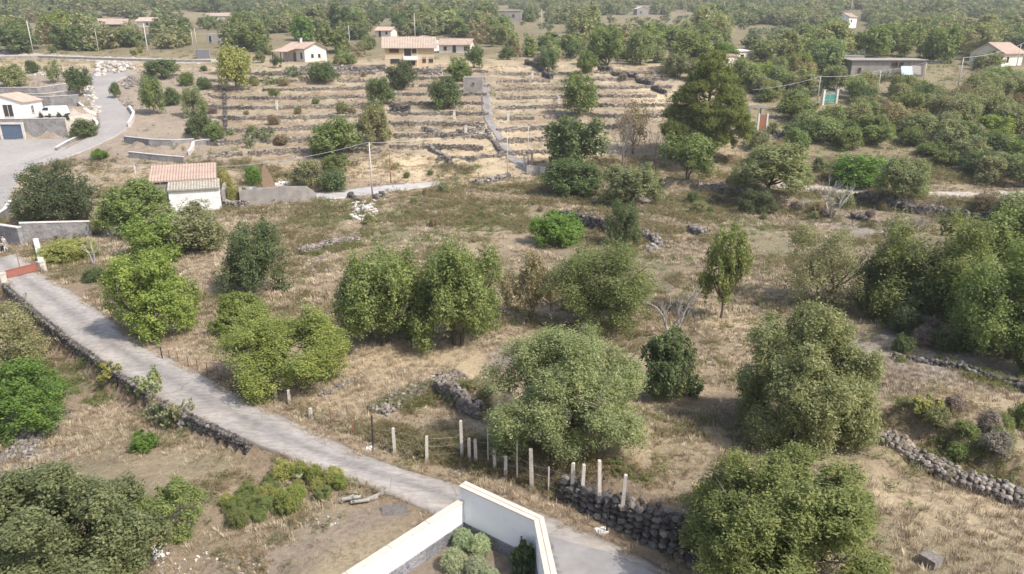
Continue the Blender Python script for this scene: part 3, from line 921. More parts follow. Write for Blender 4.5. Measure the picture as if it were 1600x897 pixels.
T((150, 280, 272, 366), 'round', 'green', "round olive-green tree left of the shed with tiled roofs", .1)
T((226, 316, 350, 398), 'round', 'olive', "dusty dark olive tree in front of the stained white shed wall", .05)
T((334, 345, 452, 462), 'round', 'deep', "dark green tree with dead twigs low down, alone in the dry grass near the road", .0, near=near(17000, .18, 16, 34))
T((20, 250, 156, 352), 'round', 'dark', "wide very dark tree above the capped grey stone wall", .0, near=near(16000, .26, 18, 34), amax=.9)
T((1212, 348, 1362, 478), 'sparse', 'olive', "loose brown-olive tree with dark green heart, right of the small leaning tree", .1, near=near(15000, .17, 18, 36, sparse=.2))
T((1094, 352, 1176, 484), 'round', 'green', "small upright tree with a bare leaning trunk alone in the dry grass", .32, near=near(8000, .15, 15, 26, lobe_r=(.22, .34)), amax=1.7)
T((1356, 322, 1566, 500), 'round', 'green', "very wide green tree above the dark shaded hollow on the right", .0, near=near(32000, .19, 26, 40, lobe_r=(.2, .34)))
T((1490, 368, 1690, 566), 'round', 'green', "big dark green tree cut by the right edge of the picture", .05, near=near(30000, .18, 24, 38, lobe_r=(.2, .34)))
T((1500, 322, 1650, 440), 'round', 'green', "green tree above the one cut by the right edge", .0)
T((1555, 292, 1660, 362), 'round', 'olive', "olive tree at the right edge just below the dirt track", .0)
T((1404, 420, 1520, 512), 'round', 'deep', "dark lower tree between the wide tree and the one at the right edge", .0)
T((1340, 395, 1420, 485), 'round', 'deep', "dark green tree filling the gap left of the wide tree above the hollow", .0)
T((1580, 625, 1650, 690), 'bush', 'green', "green bush cut by the right edge above the low rubble wall", .0, name='bush', cat='bush', trunk=False)
T((-90, 690, 235, 1010), 'bush', 'thicket', "huge grey-green thicket of bushes in the bottom left corner", .0, name='bush', cat='bush', near=near(100000, .125, 44, 60, lobe_r=(.13, .27), spread=.028), trunk=False, amax=.75)
T((180, 745, 318, 850), 'bush', 'green', "low green bush spreading to the right of the huge corner thicket", .0, name='bush', cat='bush', near=near(14000, .11, 16, 34, lobe_r=(.2, .34)), trunk=False, amax=.7)
T((-85, 560, 106, 690), 'bush', 'lush', "bright leafy green bush at the left edge below the road wall", .0, name='bush', cat='bush', near=near(22000, .16, 20, 36), trunk=False, amax=.9)
T((-70, 478, 66, 592), 'bush', 'olive', "dull olive bush at the left edge behind the bright leafy one", .0, name='bush', cat='bush', near=near(14000, .14, 18, 34), trunk=False, amax=.9)
T((824, 330, 917, 384), 'bush', 'lush', "vivid yellow-green bush by a dark shaded bank in mid field", .0, name='bush', cat='bush', trunk=False)
T((944, 310, 1006, 388), 'feather', 'deep', "narrow dark grey-green shrub right of the vivid green bush", .0, name='bush', cat='bush', amax=1.8)
T((846, 180, 952, 268), 'round', 'deep', "tall dark round tree at the gate end of the hillside path", .1)
T((842, 245, 948, 308), 'bush', 'deep', "dark shrubby tree at the foot of the tall dark tree", .0, name='bush', cat='bush', trunk=False)
T((936, 254, 1036, 322), 'olive', 'grey', "silvery grey-green wild olive below the bare trees", .0)
T((1030, 205, 1122, 270), 'round', 'green', "round-headed green tree in front of the big pine", .35)
T((1138, 222, 1272, 300), 'olive', 'olive', "open wispy olive tree right of the big pine", .25)
T((1290, 240, 1396, 292), 'bush', 'lush', "dense vivid green bush by the dirt track on the right", .0, name='bush', cat='bush', trunk=False, amax=.8)
T((1372, 246, 1452, 308), 'olive', 'olive', "small olive tree between the vivid bush and the dirt track", .1)
T((1152, 294, 1218, 334), 'feather', 'dark', "dark spiky palm-like clump beneath the wispy olive", .0, name='bush', cat='bush', trunk=False)
T((478, 183, 566, 246), 'round', 'green', "wide round green tree in the middle of the terraces, wire crossing below it", .0)
T((555, 160, 612, 228), 'olive', 'olive', "olive tree touching the wide round terrace tree on its right", .0)
T((570, 120, 617, 163), 'round', 'deep', "dense round bush-like tree below the balcony house", .0)
T((601, 95, 655, 138), 'round', 'dark', "dark tree hiding the lower right corner of the balcony house", .0)
T((664, 118, 722, 170), 'bush', 'deep', "lone round green tree left of the little stone hut", .0)
T((876, 112, 944, 176), 'bush', 'green', "egg-shaped green tree on the upper terraces right of the path", .0, amax=1.0)
T((694, 90, 740, 126), 'round', 'green', "small green tree above the stone hut, left one of two", .0)
T((726, 70, 756, 106), 'round', 'deep', "small dark tree above the stone hut, right one of two", .0)
T((840, 76, 872, 112), 'round', 'deep', "small round tree on the top terrace left of the rounded grove", .0)
T((898, 80, 936, 114), 'round', 'green', "small fresh green tree in front of the rounded grove", .0)
T((914, 44, 982, 102), 'round', 'green', "large rounded tree of the grove above the terraces, left of its twin", .0)
T((976, 48, 1028, 100), 'round', 'grey', "greyish rounded tree of the grove above the terraces", .0)
T((1036, 48, 1122, 106), 'dome', 'green', "dome-shaped tree rising just behind the top of the big pine", .15)
T((1040, 84, 1080, 122), 'round', 'olive', "low olive tree under the dome-shaped tree", .0)
T((1110, 66, 1156, 100), 'round', 'lush', "bright green tree left of the two pale roofs", .0)
T((1132, 90, 1192, 140), 'round', 'green', "round tree right of the big pine's top, below the pale roofs", .0)
T((336, 68, 396, 136), 'bush', 'yellow', "full yellow-green tree at the head of the winding road", .06)
T((352, 36, 420, 76), 'dome', 'green', "spreading tree left of the gabled cottage", .1)
T((444, 26, 492, 62), 'dome', 'lush', "bright umbrella-shaped tree behind the gabled cottage chimney", .1)
T((492, 38, 546, 80), 'round', 'green', "green tree right behind the gabled cottage", .1)
T((422, 84, 442, 106), 'feather', 'dark', "small clipped dark cypress bush in front of the gabled cottage", .0, name='bush', cat='bush', trunk=False, amax=1.6)
T((480, 96, 526, 126), 'bush', 'deep', "dark bush below the gabled cottage, right of the prickly pears", .0, name='bush', cat='bush', trunk=False)
T((222, 92, 282, 122), 'round', 'deep', "dark bushy tree beside the pile of boulders", .0)
T((216, 118, 256, 176), 'round', 'green', "upright green tree inside the bend of the winding road", .1, amax=1.6)
T((252, 136, 282, 164), 'bush', 'deep', "round dark bush right of the upright green tree in the road bend", .0, name='bush', cat='bush', trunk=False)
T((282, 134, 322, 182), 'olive', 'olive', "pale feathery tree on the bare slope below the yellow-green tree", .0, amax=1.5)
T((290, 176, 334, 214), 'round', 'deep', "dark tree above the two low planter walls", .0)
T((318, 188, 352, 220), 'round', 'green', "bright low tree right beside the dark one above the planter walls", .0)
T((102, 104, 142, 148), 'round', 'deep', "dark tree left of the winding road's upper bend", .1)
T((170, 126, 188, 154), 'round', 'deep', "small dark tree standing at the inner edge of the winding road", .1)
T((106, 185, 152, 214), 'bush', 'deep', "clipped oval hedge bush at the corner of the lower yard", .0, name='bush', cat='bush', trunk=False, amax=.85)
T((-12, 98, 38, 136), 'bush', 'olive', "olive bush on the top terrace at the far left", .0, name='bush', cat='bush', trunk=False)
T((38, 94, 62, 114), 'round', 'deep', "small dark bush right of the olive bush on the top terrace", .0, name='bush', cat='bush')
T((68, 94, 98, 126), 'sparse', 'green', "thin young tree left of the boulder pile", .2)
T((-10, 40, 56, 80), 'round', 'deep', "dark green tree behind the first leaning utility pole", .0)
T((276, 112, 304, 134), 'bush', 'green', "small green bush on the slope above the pale feathery tree", .0, name='bush', cat='bush', trunk=False)
T((306, 120, 330, 140), 'bush', 'deep', "small dark bush left of the yellow-green tree's foot", .0, name='bush', cat='bush', trunk=False)
T((140, 232, 172, 249), 'bush', 'lush', "low green shrub on the dry bank beside the winding road", .0, name='bush', cat='bush', trunk=False, amax=.6)
T((490, 262, 545, 300), 'bush', 'deep', "dark bush at the start of the pale concrete lane", .0, name='bush', cat='bush', trunk=False)
T((452, 248, 508, 292), 'olive', 'olive', "spreading olive shrub left above the pale concrete lane", .0)
T((500, 240, 548, 272), 'round', 'green', "small round tree above the pale concrete lane", .0)
T((382, 254, 408, 292), 'bush', 'lush', "green bush between the shed and the ruined walls", .0, name='bush', cat='bush', trunk=False)
T((328, 262, 364, 298), 'bush', 'yellow', "yellow-green bush at the right end of the tiled shed roof", .0, name='bush', cat='bush', trunk=False)
T((368, 410, 404, 420), 'bush', 'yellow', "small yellow weed bush near the dark tree in the dry grass", .0, name='bush', cat='bush', trunk=False)
T((200, 672, 247, 708), 'bush', 'lush', "small dark green bush alone in the dry grass left of the road", .0, name='bush', cat='bush', near=near(4000, .10, 10, 20), trunk=False)
T((208, 572, 252, 618), 'feather', 'grey', "thin grey-green shrub leaning over the road's left edge", .0, name='bush', cat='bush', near=near(1500, .14, 8, 14, sparse=.3), trunk=False, amax=1.5)
T((152, 566, 190, 596), 'bush', 'yellow', "yellow-green bush growing on the wall at the road's left edge", .0, name='bush', cat='bush', near=near(3000, .12, 8, 16), trunk=False)
T((128, 418, 168, 440), 'bush', 'deep', "low dark green bush beside the fence near the red gate", .0, name='bush', cat='bush', trunk=False)
T((62, 372, 150, 412), 'bush', 'yellow', "creeper-covered bank of yellow-green growth under the capped wall", .0, name='bush', cat='bush', trunk=False, amax=.5)
T((1080, 752, 1150, 802), 'bush', 'yellow', "yellowing bush between the rough lava wall and the lower right tree", .0, name='bush', cat='bush', near=near(5000, .1, 10, 20), trunk=False)
T((1425, 606, 1475, 660), 'bush', 'yellow', "pale yellow-green bush on the open dry ground right of the tall tree", .0, name='bush', cat='bush', near=near(5000, .1, 10, 20), trunk=False, amax=.6)
T((1040, 590, 1080, 622), 'bush', 'yellow', "small yellow shrub under the dark bushy tree", .0, name='bush', cat='bush', near=near(2000, .1, 8, 14), trunk=False)
T((946, 716, 992, 738), 'bush', 'green', "tiny green seedling bush on the dry ground behind the tallest posts", .0, name='bush', cat='bush', near=near(800, .1, 6, 10), trunk=False)
T((700, 614, 722, 632), 'bush', 'green', "small green weed on the top of the field wall", .0, name='bush', cat='bush', near=near(500, .1, 6, 10), trunk=False)
# courtyard plants
ROUNDB = [((706, 822, 742, 862), "rear left"), ((730, 832, 768, 868), "rear right"), ((688, 852, 730, 899), "left, largest"), ((726, 866, 764, 903), "middle front"), ((748, 888, 782, 915), "cut by the bottom edge")]
def court_bush(box, label, kind, col, a_f, nr, group=None, name='cushion_bush'):
    zs = 3.08
    cu, cv = (box[0] + box[2]) / 2, (box[1] + box[3]) / 2; d = ray(cu, cv); zc = .5
    for _ in range(6):
        t = (zs + zc - CAMZ) / d[2]; m = t / F
        R = (box[2] - box[0]) / 2 * m; a = R * a_f; zc = a * .9
    n, leaf, lobes, per, kw = nr
    plant(Vector((t * d[0], t * d[1], zs)), R, a, zc - a, kind, 'mid', col, label, name, 'bush', group, crown=crown_mesh('crown', M_LEAF, int(box[0]), n, leaf / R, lobes, per, **kw), trunk=False)
for bx, w_ in ROUNDB:
    court_bush(bx, f"round silvery cushion bush in the walled courtyard, {w_}", 'bush', 'silver', .85, near(16000, .10, 30, 60, slim=.13, lobe_r=(.55, .62), up=.5, shoots=0, radial=3), 'cushion bushes in the courtyard')
court_bush((797, 842, 836, 905), "glossy dark green shrub in the corner of the courtyard", 'bush', 'dark', 1.5, near(4500, .11, 14, 18, slim=.6), name='bush')
# cypress seedlings in front of the van
for i, u in enumerate((64, 78, 92, 105)):
    T((u - 3.2, 176.5, u + 3.2, 189.5), 'feather', 'dark', f"small conical conifer before the white van, {['first', 'second', 'third', 'fourth'][i]} from the left", .0, name='conifer', cat='bush', trunk=False, lod='up', amax=2.2, group='conifers before the van')

# ---- the big pine
def pine():
    b, R, a, cl = fit(1034, 84, 1184, 236, .30, 1.2)
    cm = crown_mesh('crown', M_LEAF, 91, 90000, .07, lobes=34, per=46, cone=1, slim=.2, spread=.03, up=.7)
    plant(b, R, a, cl, 'round', 'mid', 'pine', "tall yellow-green pine with a thick bare trunk, tallest tree of the slope", 'pine_tree', 'pine tree', crown=cm, trunk=False)
    root = bpy.data.objects.get('pine_tree')
    g = random.Random(4); t = MB()
    Ht = cl + 2 * a
    t.tube([(0, 0, -.3), (0, 0, .4), (.15, 0, Ht * .3), (0, .1, Ht * .6), (.1, 0, Ht * .93)], [.65, .5, .42, .26, .06], 9)
    for i in range(26):
        z = Ht * (.14 + .75 * i / 26); an = i * 2.4; L = R * .8 * (1.05 - z / Ht)
        t.tube([(0, 0, z), (math.cos(an) * L * .5, math.sin(an) * L * .5, z + .3), (math.cos(an) * L, math.sin(an) * L, z + 1.0)], [.12, .08, .03], 5, False)
    t.build('trunk', M_BARK, root, True)
pine()

# ---- bare and dead trees
def dead(box, seed, label, m, levels=4, name='dead_tree', wide=1.0, **k):
    x0, y0, x1, y1 = box
    b = G((x0 + x1) / 2, y1); h = (y1 - y0) * mpp(b) / math.cos(math.atan2(CAMZ - b.z, b.y)) * .95; w_ = (x1 - x0) * mpp(b)
    mb = bare(seed, levels, **k)
    V = np.array(mb.v); sx = w_ / (V[:, 0].max() - V[:, 0].min()); sz = h / V[:, 2].max()
    mb.v = [(x * sx, y * sx, z * sz) for x, y, z in mb.v]
    return mb.build(name, m, None, True, loc=b, label=label, cat='dead tree')
dead((1000, 444, 1100, 532), 11, "bleached white dead tree with forked bare branches in mid field", M_DEAD, 4, r0=.03, spread=.6)
dead((1262, 272, 1334, 342), 12, "pale dead tree with spreading bare limbs below the dirt track", M_DEAD, 3, r0=.022, spread=.7)
dead((1346, 306, 1444, 400), 13, "brown leafless tree right of the pale dead one", M_TWIG, 5, r0=.02, spread=.6)
dead((948, 158, 1000, 262), 14, "tall grey leafless tree right of the dark tree by the path", M_TWIG, 5, r0=.02, spread=.5)
dead((1002, 190, 1048, 270), 15, "slim dark leafless sapling left of the round-headed tree", M_BARK, 4, r0=.02, spread=.45)
dead((134, 372, 160, 416), 16, "short bleached forked stump by the creeper bank", M_DEAD, 2, r0=.05, spread=.5)
dead((150, 350, 210, 398), 17, "dark tangle of dead brushwood behind the bleached stump", M_TWIG, 5, r0=.012, spread=.9)
dead((274, 336, 338, 384), 18, "grey dead brush between the dusty tree and the shed", M_TWIG, 5, r0=.012, spread=.9)
dead((1370, 350, 1420, 396), 19, "tangle of dark dead branches under the brown leafless tree", M_TWIG, 4, r0=.02, spread=.9)
dead((1180, 262, 1226, 304), 20, "grey leafless shrub above the dark spiky clump", M_TWIG, 5, r0=.015, spread=.8)
dead((370, 255, 400, 290), 21, "pale grey twiggy shrub beside the ruined walls", M_TWIG, 5, r0=.015, spread=.8)
dead((1066, 478, 1098, 520), 22, "fallen grey branches right of the bleached dead tree", M_TWIG, 4, r0=.02, spread=1.0)
T((962, 158, 1020, 232), 'sparse', 'brown', "half-dead brownish tree with a few green sprays beside the grey leafless one", .25)

# ---- scattered individual trees of the woods
CW = {'green': 'mid green', 'bright': 'fresh bright green', 'olive': 'dusty olive', 'dark': 'very dark', 'grey': 'grey-green', 'brown': 'brownish half-bare', 'deep': 'dark green', 'yellow': 'yellow-green', 'lush': 'vivid green', 'purple': 'grey-brown'}
SW = {'round': 'round', 'sparse': 'thin', 'olive': 'feathery', 'dome': 'dome-shaped', 'bush': 'dense', 'feather': 'spiky'}
USED = {}
def fill(poly, n, kinds, size, group, place, name='tree', cat='tree', asp=(.6, .95), clear=.0, lod=None, sep=.7):
    us = [p[0] for p in poly]; vs = [p[1] for p in poly]; Q = np.array(poly, float); done = []; tries = 0
    while len(done) < n and tries < n * 30:
        tries += 1
        u, v = random.uniform(min(us), max(us)), random.uniform(min(vs), max(vs))
        if not inpoly(np.array(u), np.array(v), Q): continue
        p = G(u, v); R = random.uniform(*size)
        if any((p.x - q[0]) ** 2 + (p.y - q[1]) ** 2 < (sep * (R + q[2])) ** 2 for q in done): continue
        if blocked(p.x, p.y, R * .6) or bool(shades(p.x, p.y, R, R * 1.5)): continue
        done.append((p.x, p.y, R))
        kd, colr = random.choice(kinds); a = R * random.uniform(*asp)
        lo = lod or ('mid' if p.y < 95 else 'up' if p.y < 185 else 'far')
        fu = (u - min(us)) / (max(us) - min(us)); fv = (v - min(vs)) / (max(vs) - min(vs))
        sz = (R - size[0]) / (size[1] - size[0])
        lab = f"{'small' if sz < .33 else 'big' if sz > .7 else 'middling'} {CW[colr]} {SW[kd]} {cat}, {'far' if fv < .33 else 'near' if fv > .66 else 'middle'} {['left end', 'left part', 'centre', 'right part', 'right end'][min(4, int(fu * 5))]} of {place}"
        if lab in USED:
            done.pop(); continue
        USED[lab] = 1
        plant(p, R, a, a * clear, kd, lo, colr, lab, name, cat, group, single=(lo == 'far'), trunk=None if lo != 'far' else False)
    return done
CLEAR = []          # (x, y, r) kept free of scattered trees: buildings and the like
TRK = {k: outline(k) for k in TRACKS}
COURT = XY([(722, 800), (850, 840), (900, 960), (480, 960)])
ROADP = np.vstack([ROAD_L, ROAD_R[::-1]])
PROT = [(583, 42, 612, 55), (640, 62, 690, 77), (685, 62, 733, 77), (777, 14, 812, 28), (990, 9, 1018, 21), (1317, 18, 1347, 37), (1325, 92, 1440, 117), (1560, 75, 1610, 97), (1124, 84, 1170, 97), (163, 28, 190, 41), (217, 30, 238, 39), (332, 20, 354, 26), (320, 52, 345, 65), (426, 58, 505, 90), (590, 62, 690, 98), (1367, 112, 1375, 141), (1440, 99, 1447, 121), (1492, 93, 1502, 131), (1274, 122, 1282, 150), (1268, 143, 1310, 162), (300, 48, 312, 75), (844, 18, 850, 42), (940, 24, 1080, 36), (805, 38, 880, 47), (1150, 40, 1230, 50), (50, 36, 58, 80), (230, 42, 238, 84), (303, 80, 336, 90)]
def shades(x, y, r, h):
    """would a tree here stand in the line of sight to a building or pole?"""
    x = np.asarray(x, float); y = np.asarray(y, float); z = H(x, y) - CAMZ
    d = y * cp - z * sp; u = 800 + F * x / d; ru = F * np.asarray(r) / d
    vb = 448.5 + F * (-y * sp - z * cp) / d; zt = z + h; dt = y * cp - zt * sp; vt = 448.5 + F * (-y * sp - zt * cp) / dt
    m = np.zeros(np.shape(x), bool)
    for a, b, c, e in PROT:
        m |= (u + ru * .7 > a) & (u - ru * .7 < c) & (vt < e - 2) & (vb > b)
    return m
def blocked(x, y, r=0):
    X, Y = np.array(x), np.array(y)
    for k, q in TRK.items():
        for dx, dy in ((0, 0), (r, 0), (-r, 0), (0, r), (0, -r)):
            if inpoly(X + dx, Y + dy, q): return True
    if inpoly(X, Y, ROADP): return True
    return any((x - a) ** 2 + (y - b) ** 2 < (r + c) ** 2 for a, b, c in CLEAR)
for u, v, r in ((640, 108, 11), (466, 97, 9), (668, 82, 9), (708, 82, 8), (600, 60, 8), (735, 146, 3.5), (795, 30, 12), (1000, 24, 12), (1332, 42, 14), (1385, 122, 9), (1420, 122, 9), (1345, 112, 6), (1582, 104, 10), (1148, 104, 9), (20, 195, 9), (176, 48, 12), (228, 42, 12), (332, 68, 6), (320, 92, 4), (1292, 165, 5), (1190, 195, 4)):
    g_ = G(u, v)
    CLEAR.append((g_.x, g_.y, r))
    if g_.y > 150: CLEAR.append((g_.x, g_.y - r * 1.1, r * .7))
MIXR = [('round', 'green'), ('round', 'olive'), ('bush', 'green'), ('bush', 'olive'), ('round', 'bright'), ('bush', 'grey'), ('olive', 'olive'), ('sparse', 'brown'), ('round', 'grey'), ('bush', 'deep')]
MIXW = [('round', 'green'), ('round', 'olive'), ('bush', 'deep'), ('round', 'deep'), ('olive', 'olive'), ('round', 'grey'), ('bush', 'green'), ('sparse', 'brown'), ('round', 'bright')]
fill([(1235, 170), (1300, 158), (1420, 150), (1500, 165), (1500, 225), (1480, 262), (1400, 232), (1300, 236), (1240, 235)], 52, MIXR, (2.4, 4.0), 'thicket trees above the dirt track', "the thicket behind the track", asp=(.5, .78))
fill([(1500, 150), (1640, 120), (1680, 300), (1600, 300), (1520, 290), (1480, 270), (1500, 230)], 40, MIXR, (2.6, 4.2), 'trees at the right edge', "the right-edge wood", asp=(.5, .78))
fill([(1520, 318), (1700, 318), (1700, 400), (1600, 380), (1560, 350)], 5, MIXW, (1.8, 2.8), 'trees below the dirt track', "the bank below the track")
fill([(1040, 120), (1170, 118), (1340, 122), (1440, 130), (1600, 130), (1640, 160), (1420, 150), (1240, 165), (1200, 160), (1160, 140)], 36, MIXR, (2.2, 3.6), 'trees around the sheet-roofed shed', "the wood before the shed")
fill([(1160, 60), (1600, 60), (1640, 118), (1480, 118), (1330, 120), (1190, 118)], 50, MIXR, (3.6, 6.0), 'trees behind the long low shed', "the wood behind the shed")
fill([(760, 44), (1160, 44), (1160, 78), (1020, 80), (900, 76), (830, 82), (750, 70)], 34, MIXW, (4.5, 7.5), 'trees above the terraces', "the wood above the terraces")
fill([(392, 40), (760, 36), (760, 64), (700, 60), (560, 60), (400, 62)], 34, MIXW, (4.5, 7.5), 'trees behind the houses', "the wood behind the houses")
fill([(0, 50), (350, 42), (400, 62), (330, 78), (0, 78)], 30, MIXW, (3.5, 6.0), 'trees beyond the upper road', "the wood past the upper road")
fill([(520, 76), (760, 78), (1040, 74), (1040, 100), (900, 98), (760, 94), (640, 92), (520, 92)], 26, MIXR, (2.0, 3.4), 'trees at the top of the terraces', "the wood's edge above the terraces")
fill([(400, 66), (600, 66), (600, 96), (540, 112), (400, 112)], 9, MIXR, (1.6, 2.8), 'trees around the cottage', "the gardens around the cottage")
fill([(60, 74), (340, 66), (345, 88), (60, 88)], 12, [('bush', 'olive'), ('bush', 'yellow'), ('bush', 'green')], (1.0, 2.2), 'bushes past the upper road', "the strip past the upper road", 'bush', 'bush')
fill([(395, 70), (430, 76), (430, 106), (400, 108), (380, 90)], 4, MIXW, (1.5, 2.4), 'bushes beside the gabled cottage', "the cottage bank", 'bush', 'bush')
fill([(505, 82), (545, 82), (545, 108), (505, 108)], 3, MIXW, (1.5, 2.4), 'trees between the two houses', "the gap between the houses")
fill([(215, 120), (330, 110), (340, 170), (300, 210), (230, 215), (205, 180)], 9, [('bush', 'deep'), ('bush', 'olive'), ('bush', 'purple')], (.6, 1.3), 'shrubs on the bare slope', "the slope in the bend", 'bush', 'bush', lod='up')
fill([(360, 120), (600, 110), (640, 130), (600, 240), (420, 250), (360, 230)], 14, [('bush', 'olive'), ('bush', 'green'), ('bush', 'brown')], (.6, 1.5), 'shrubs on the left terraces', "the left terraces", 'bush', 'bush', lod='up')
fill([(780, 90), (1040, 80), (1040, 130), (900, 120), (800, 110)], 9, [('bush', 'olive'), ('bush', 'purple'), ('bush', 'green')], (.8, 1.6), 'shrubs on the top terraces', "the top terraces", 'bush', 'bush', lod='up')
fill([(1180, 205), (1270, 215), (1290, 268), (1180, 285), (1150, 250)], 7, [('olive', 'olive'), ('bush', 'olive'), ('sparse', 'brown')], (1.2, 2.2), 'open scrub right of the pine', "the scrub right of the pine", 'bush', 'bush', lod='up')
fill([(1370, 496), (1600, 515), (1620, 590), (1480, 570), (1400, 550)], 14, [('bush', 'dark'), ('bush', 'purple'), ('bush', 'deep')], (.5, 1.1), 'bushes added to darken the hollow', "the dark hollow", 'bush', 'bush', lod='up')  # dark bushes added to deepen the tree shade in the hollow
fill([(350, 790), (440, 742), (520, 730), (562, 752), (520, 775), (430, 812), (370, 826)], 24, [('bush', 'green'), ('bush', 'yellow'), ('bush', 'bright'), ('feather', 'green')], (.28, .6), 'green shrubs left of the road', "the roadside shrub strip", 'bush', 'bush', lod='mid')
fill([(1230, 310), (1400, 330), (1400, 400), (1360, 350), (1250, 345)], 8, [('bush', 'olive'), ('bush', 'brown'), ('bush', 'purple')], (.6, 1.4), 'scrub below the dirt track', "the scrub below the track", 'bush', 'bush', lod='up')
fill([(1040, 260), (1220, 300), (1260, 350), (1100, 350), (1000, 340)], 14, [('bush', 'olive'), ('bush', 'deep'), ('bush', 'brown')], (.5, 1.1), 'shrubs below the pine', "the grass below the pine", 'bush', 'bush', lod='up')
fill([(1390, 640), (1560, 650), (1600, 740), (1480, 715), (1400, 680)], 8, [('bush', 'olive'), ('bush', 'green'), ('bush', 'purple')], (.3, .7), 'shrubs by the rubble wall', "the strip above the rubble wall", 'bush', 'bush', lod='up')
fill([(560, 245), (760, 290), (900, 320), (940, 400), (760, 360), (560, 350)], 12, [('bush', 'olive'), ('bush', 'green'), ('bush', 'brown')], (.4, 1.0), 'shrubs in the mid field', "the field below the lane", 'bush', 'bush', lod='up')

# ---- prickly pears
def pear(seed, n0=7, lv=4):
    g = random.Random(seed); b = MB()
    def pad(p, d, s, k):
        d = d.normalized(); sd = d.cross(Vector((g.uniform(-1, 1), g.uniform(-1, 1), .2))).normalized(); nn = d.cross(sd)
        ring = []
        for j in range(8):
            a = 6.2832 * j / 8
            ring.append(p + d * s * (.5 - .5 * math.cos(a)) + sd * s * .36 * math.sin(a))
        c = p + d * s * .52
        vs = ring + [c + nn * s * .09, c - nn * s * .09]
        b.add(vs, [(j, (j + 1) % 8, 8) for j in range(8)] + [((j + 1) % 8, j, 9) for j in range(8)])
        if k < lv:
            for _ in range(g.randint(1, 3)):
                a = g.uniform(-1.1, 1.1); q = p + d * s * (.6 + .4 * math.cos(a)) + sd * s * .3 * math.sin(a)
                pad(q, d * .9 + sd * math.sin(a) + Vector((g.uniform(-.5, .5), g.uniform(-.5, .5), .45)), s * g.uniform(.75, 1.0), k + 1)
    for i in range(n0):
        a = g.uniform(0, 6.28); r = g.uniform(0, .5)
        pad(Vector((math.cos(a) * r, math.sin(a) * r, -.02)), Vector((math.cos(a) * .5, math.sin(a) * .5, 1)), .30, 0)
    me = b.mesh('prickly_pear', M_PRICK)
    at = me.attributes.new('tint', 'FLOAT', 'POINT')
    at.data.foreach_set('value', np.random.default_rng(seed).uniform(.3, 1, len(b.v)).astype(np.float32))
    return me
PEARS = [pear(s) for s in (1, 2, 3)]
def pears(poly, n, size, group, label):
    us = [p[0] for p in poly]; vs = [p[1] for p in poly]; k = 0; Q = np.array(poly, float); tries = 0
    while k < n:
        u, v = random.uniform(min(us), max(us)), random.uniform(min(vs), max(vs))
        if not inpoly(np.array(u), np.array(v), Q): continue
        k += 1
        p = G(u, v); s = random.uniform(*size)
        fu = (u - min(us)) / (max(us) - min(us)); fv = (v - min(vs)) / (max(vs) - min(vs)); sz = (s - size[0]) / (size[1] - size[0])
        lab = f"{'small' if sz < .33 else 'big' if sz > .7 else 'middling'} {label}, {'back' if fv < .4 else 'front' if fv > .66 else 'middle'} {['left end', 'left part', 'centre', 'right part', 'right end'][min(4, int(fu * 5))]}"
        if lab in USED and tries < n * 20:
            k -= 1; tries += 1; continue
        USED[lab] = 1
        put('prickly_pear', PEARS[k % 3], None, p, random.uniform(0, 6.28), (s, s, s * .85), lab, 'cactus', group, color=vary((.27, .30, .17), random, .15))
pears([(362, 210), (420, 206), (436, 232), (372, 240)], 9, (1.0, 1.7), 'prickly pears on the left slope', "prickly pear of the clump above the tiled shed")
pears([(440, 108), (520, 100), (525, 128), (440, 132)], 14, (1.0, 1.8), 'prickly pears below the cottage', "prickly pear of the bank below the cottage")
pears([(396, 118), (440, 116), (440, 138), (396, 136)], 6, (1.0, 1.6), 'prickly pears left of the terraces', "prickly pear left of the upper terraces")
pears([(935, 28), (1080, 28), (1060, 42), (940, 40)], 14, (2.0, 3.4), 'prickly pears above the grove', "prickly pear of the band behind the grove")
pears([(805, 40), (880, 30), (930, 36), (850, 50)], 9, (2.0, 3.2), 'prickly pears by the far hut', "prickly pear by the far ruin")
pears([(1180, 122), (1260, 134), (1262, 150), (1190, 142)], 10, (1.4, 2.2), 'prickly pears left of the green gate', "prickly pear left of the green gate")
pears([(1250, 140), (1276, 144), (1276, 156), (1250, 154)], 7, (1.2, 1.8), 'prickly pears at the gate pillar', "prickly pear touching the green gate")
pears([(1370, 118), (1400, 116), (1400, 130), (1370, 132)], 5, (1.4, 2.0), 'prickly pears before the shed', "prickly pear before the long shed")
pears([(1300, 84), (1370, 86), (1360, 96), (1300, 94)], 8, (1.6, 2.4), 'prickly pears above the shed', "prickly pear behind the long shed")
pears([(1140, 34), (1230, 40), (1230, 60), (1150, 56)], 12, (2.0, 3.2), 'prickly pears on the far right slope', "prickly pear above the two pale roofs")
pears([(240, 658), (285, 645), (288, 662), (250, 672)], 4, (.7, 1.1), 'prickly pears left of the road', "prickly pear left of the concrete road")
pears([(780, 60), (880, 48), (900, 60), (800, 70)], 8, (1.4, 2.4), 'prickly pears above the top terrace', "prickly pear above the top terrace")

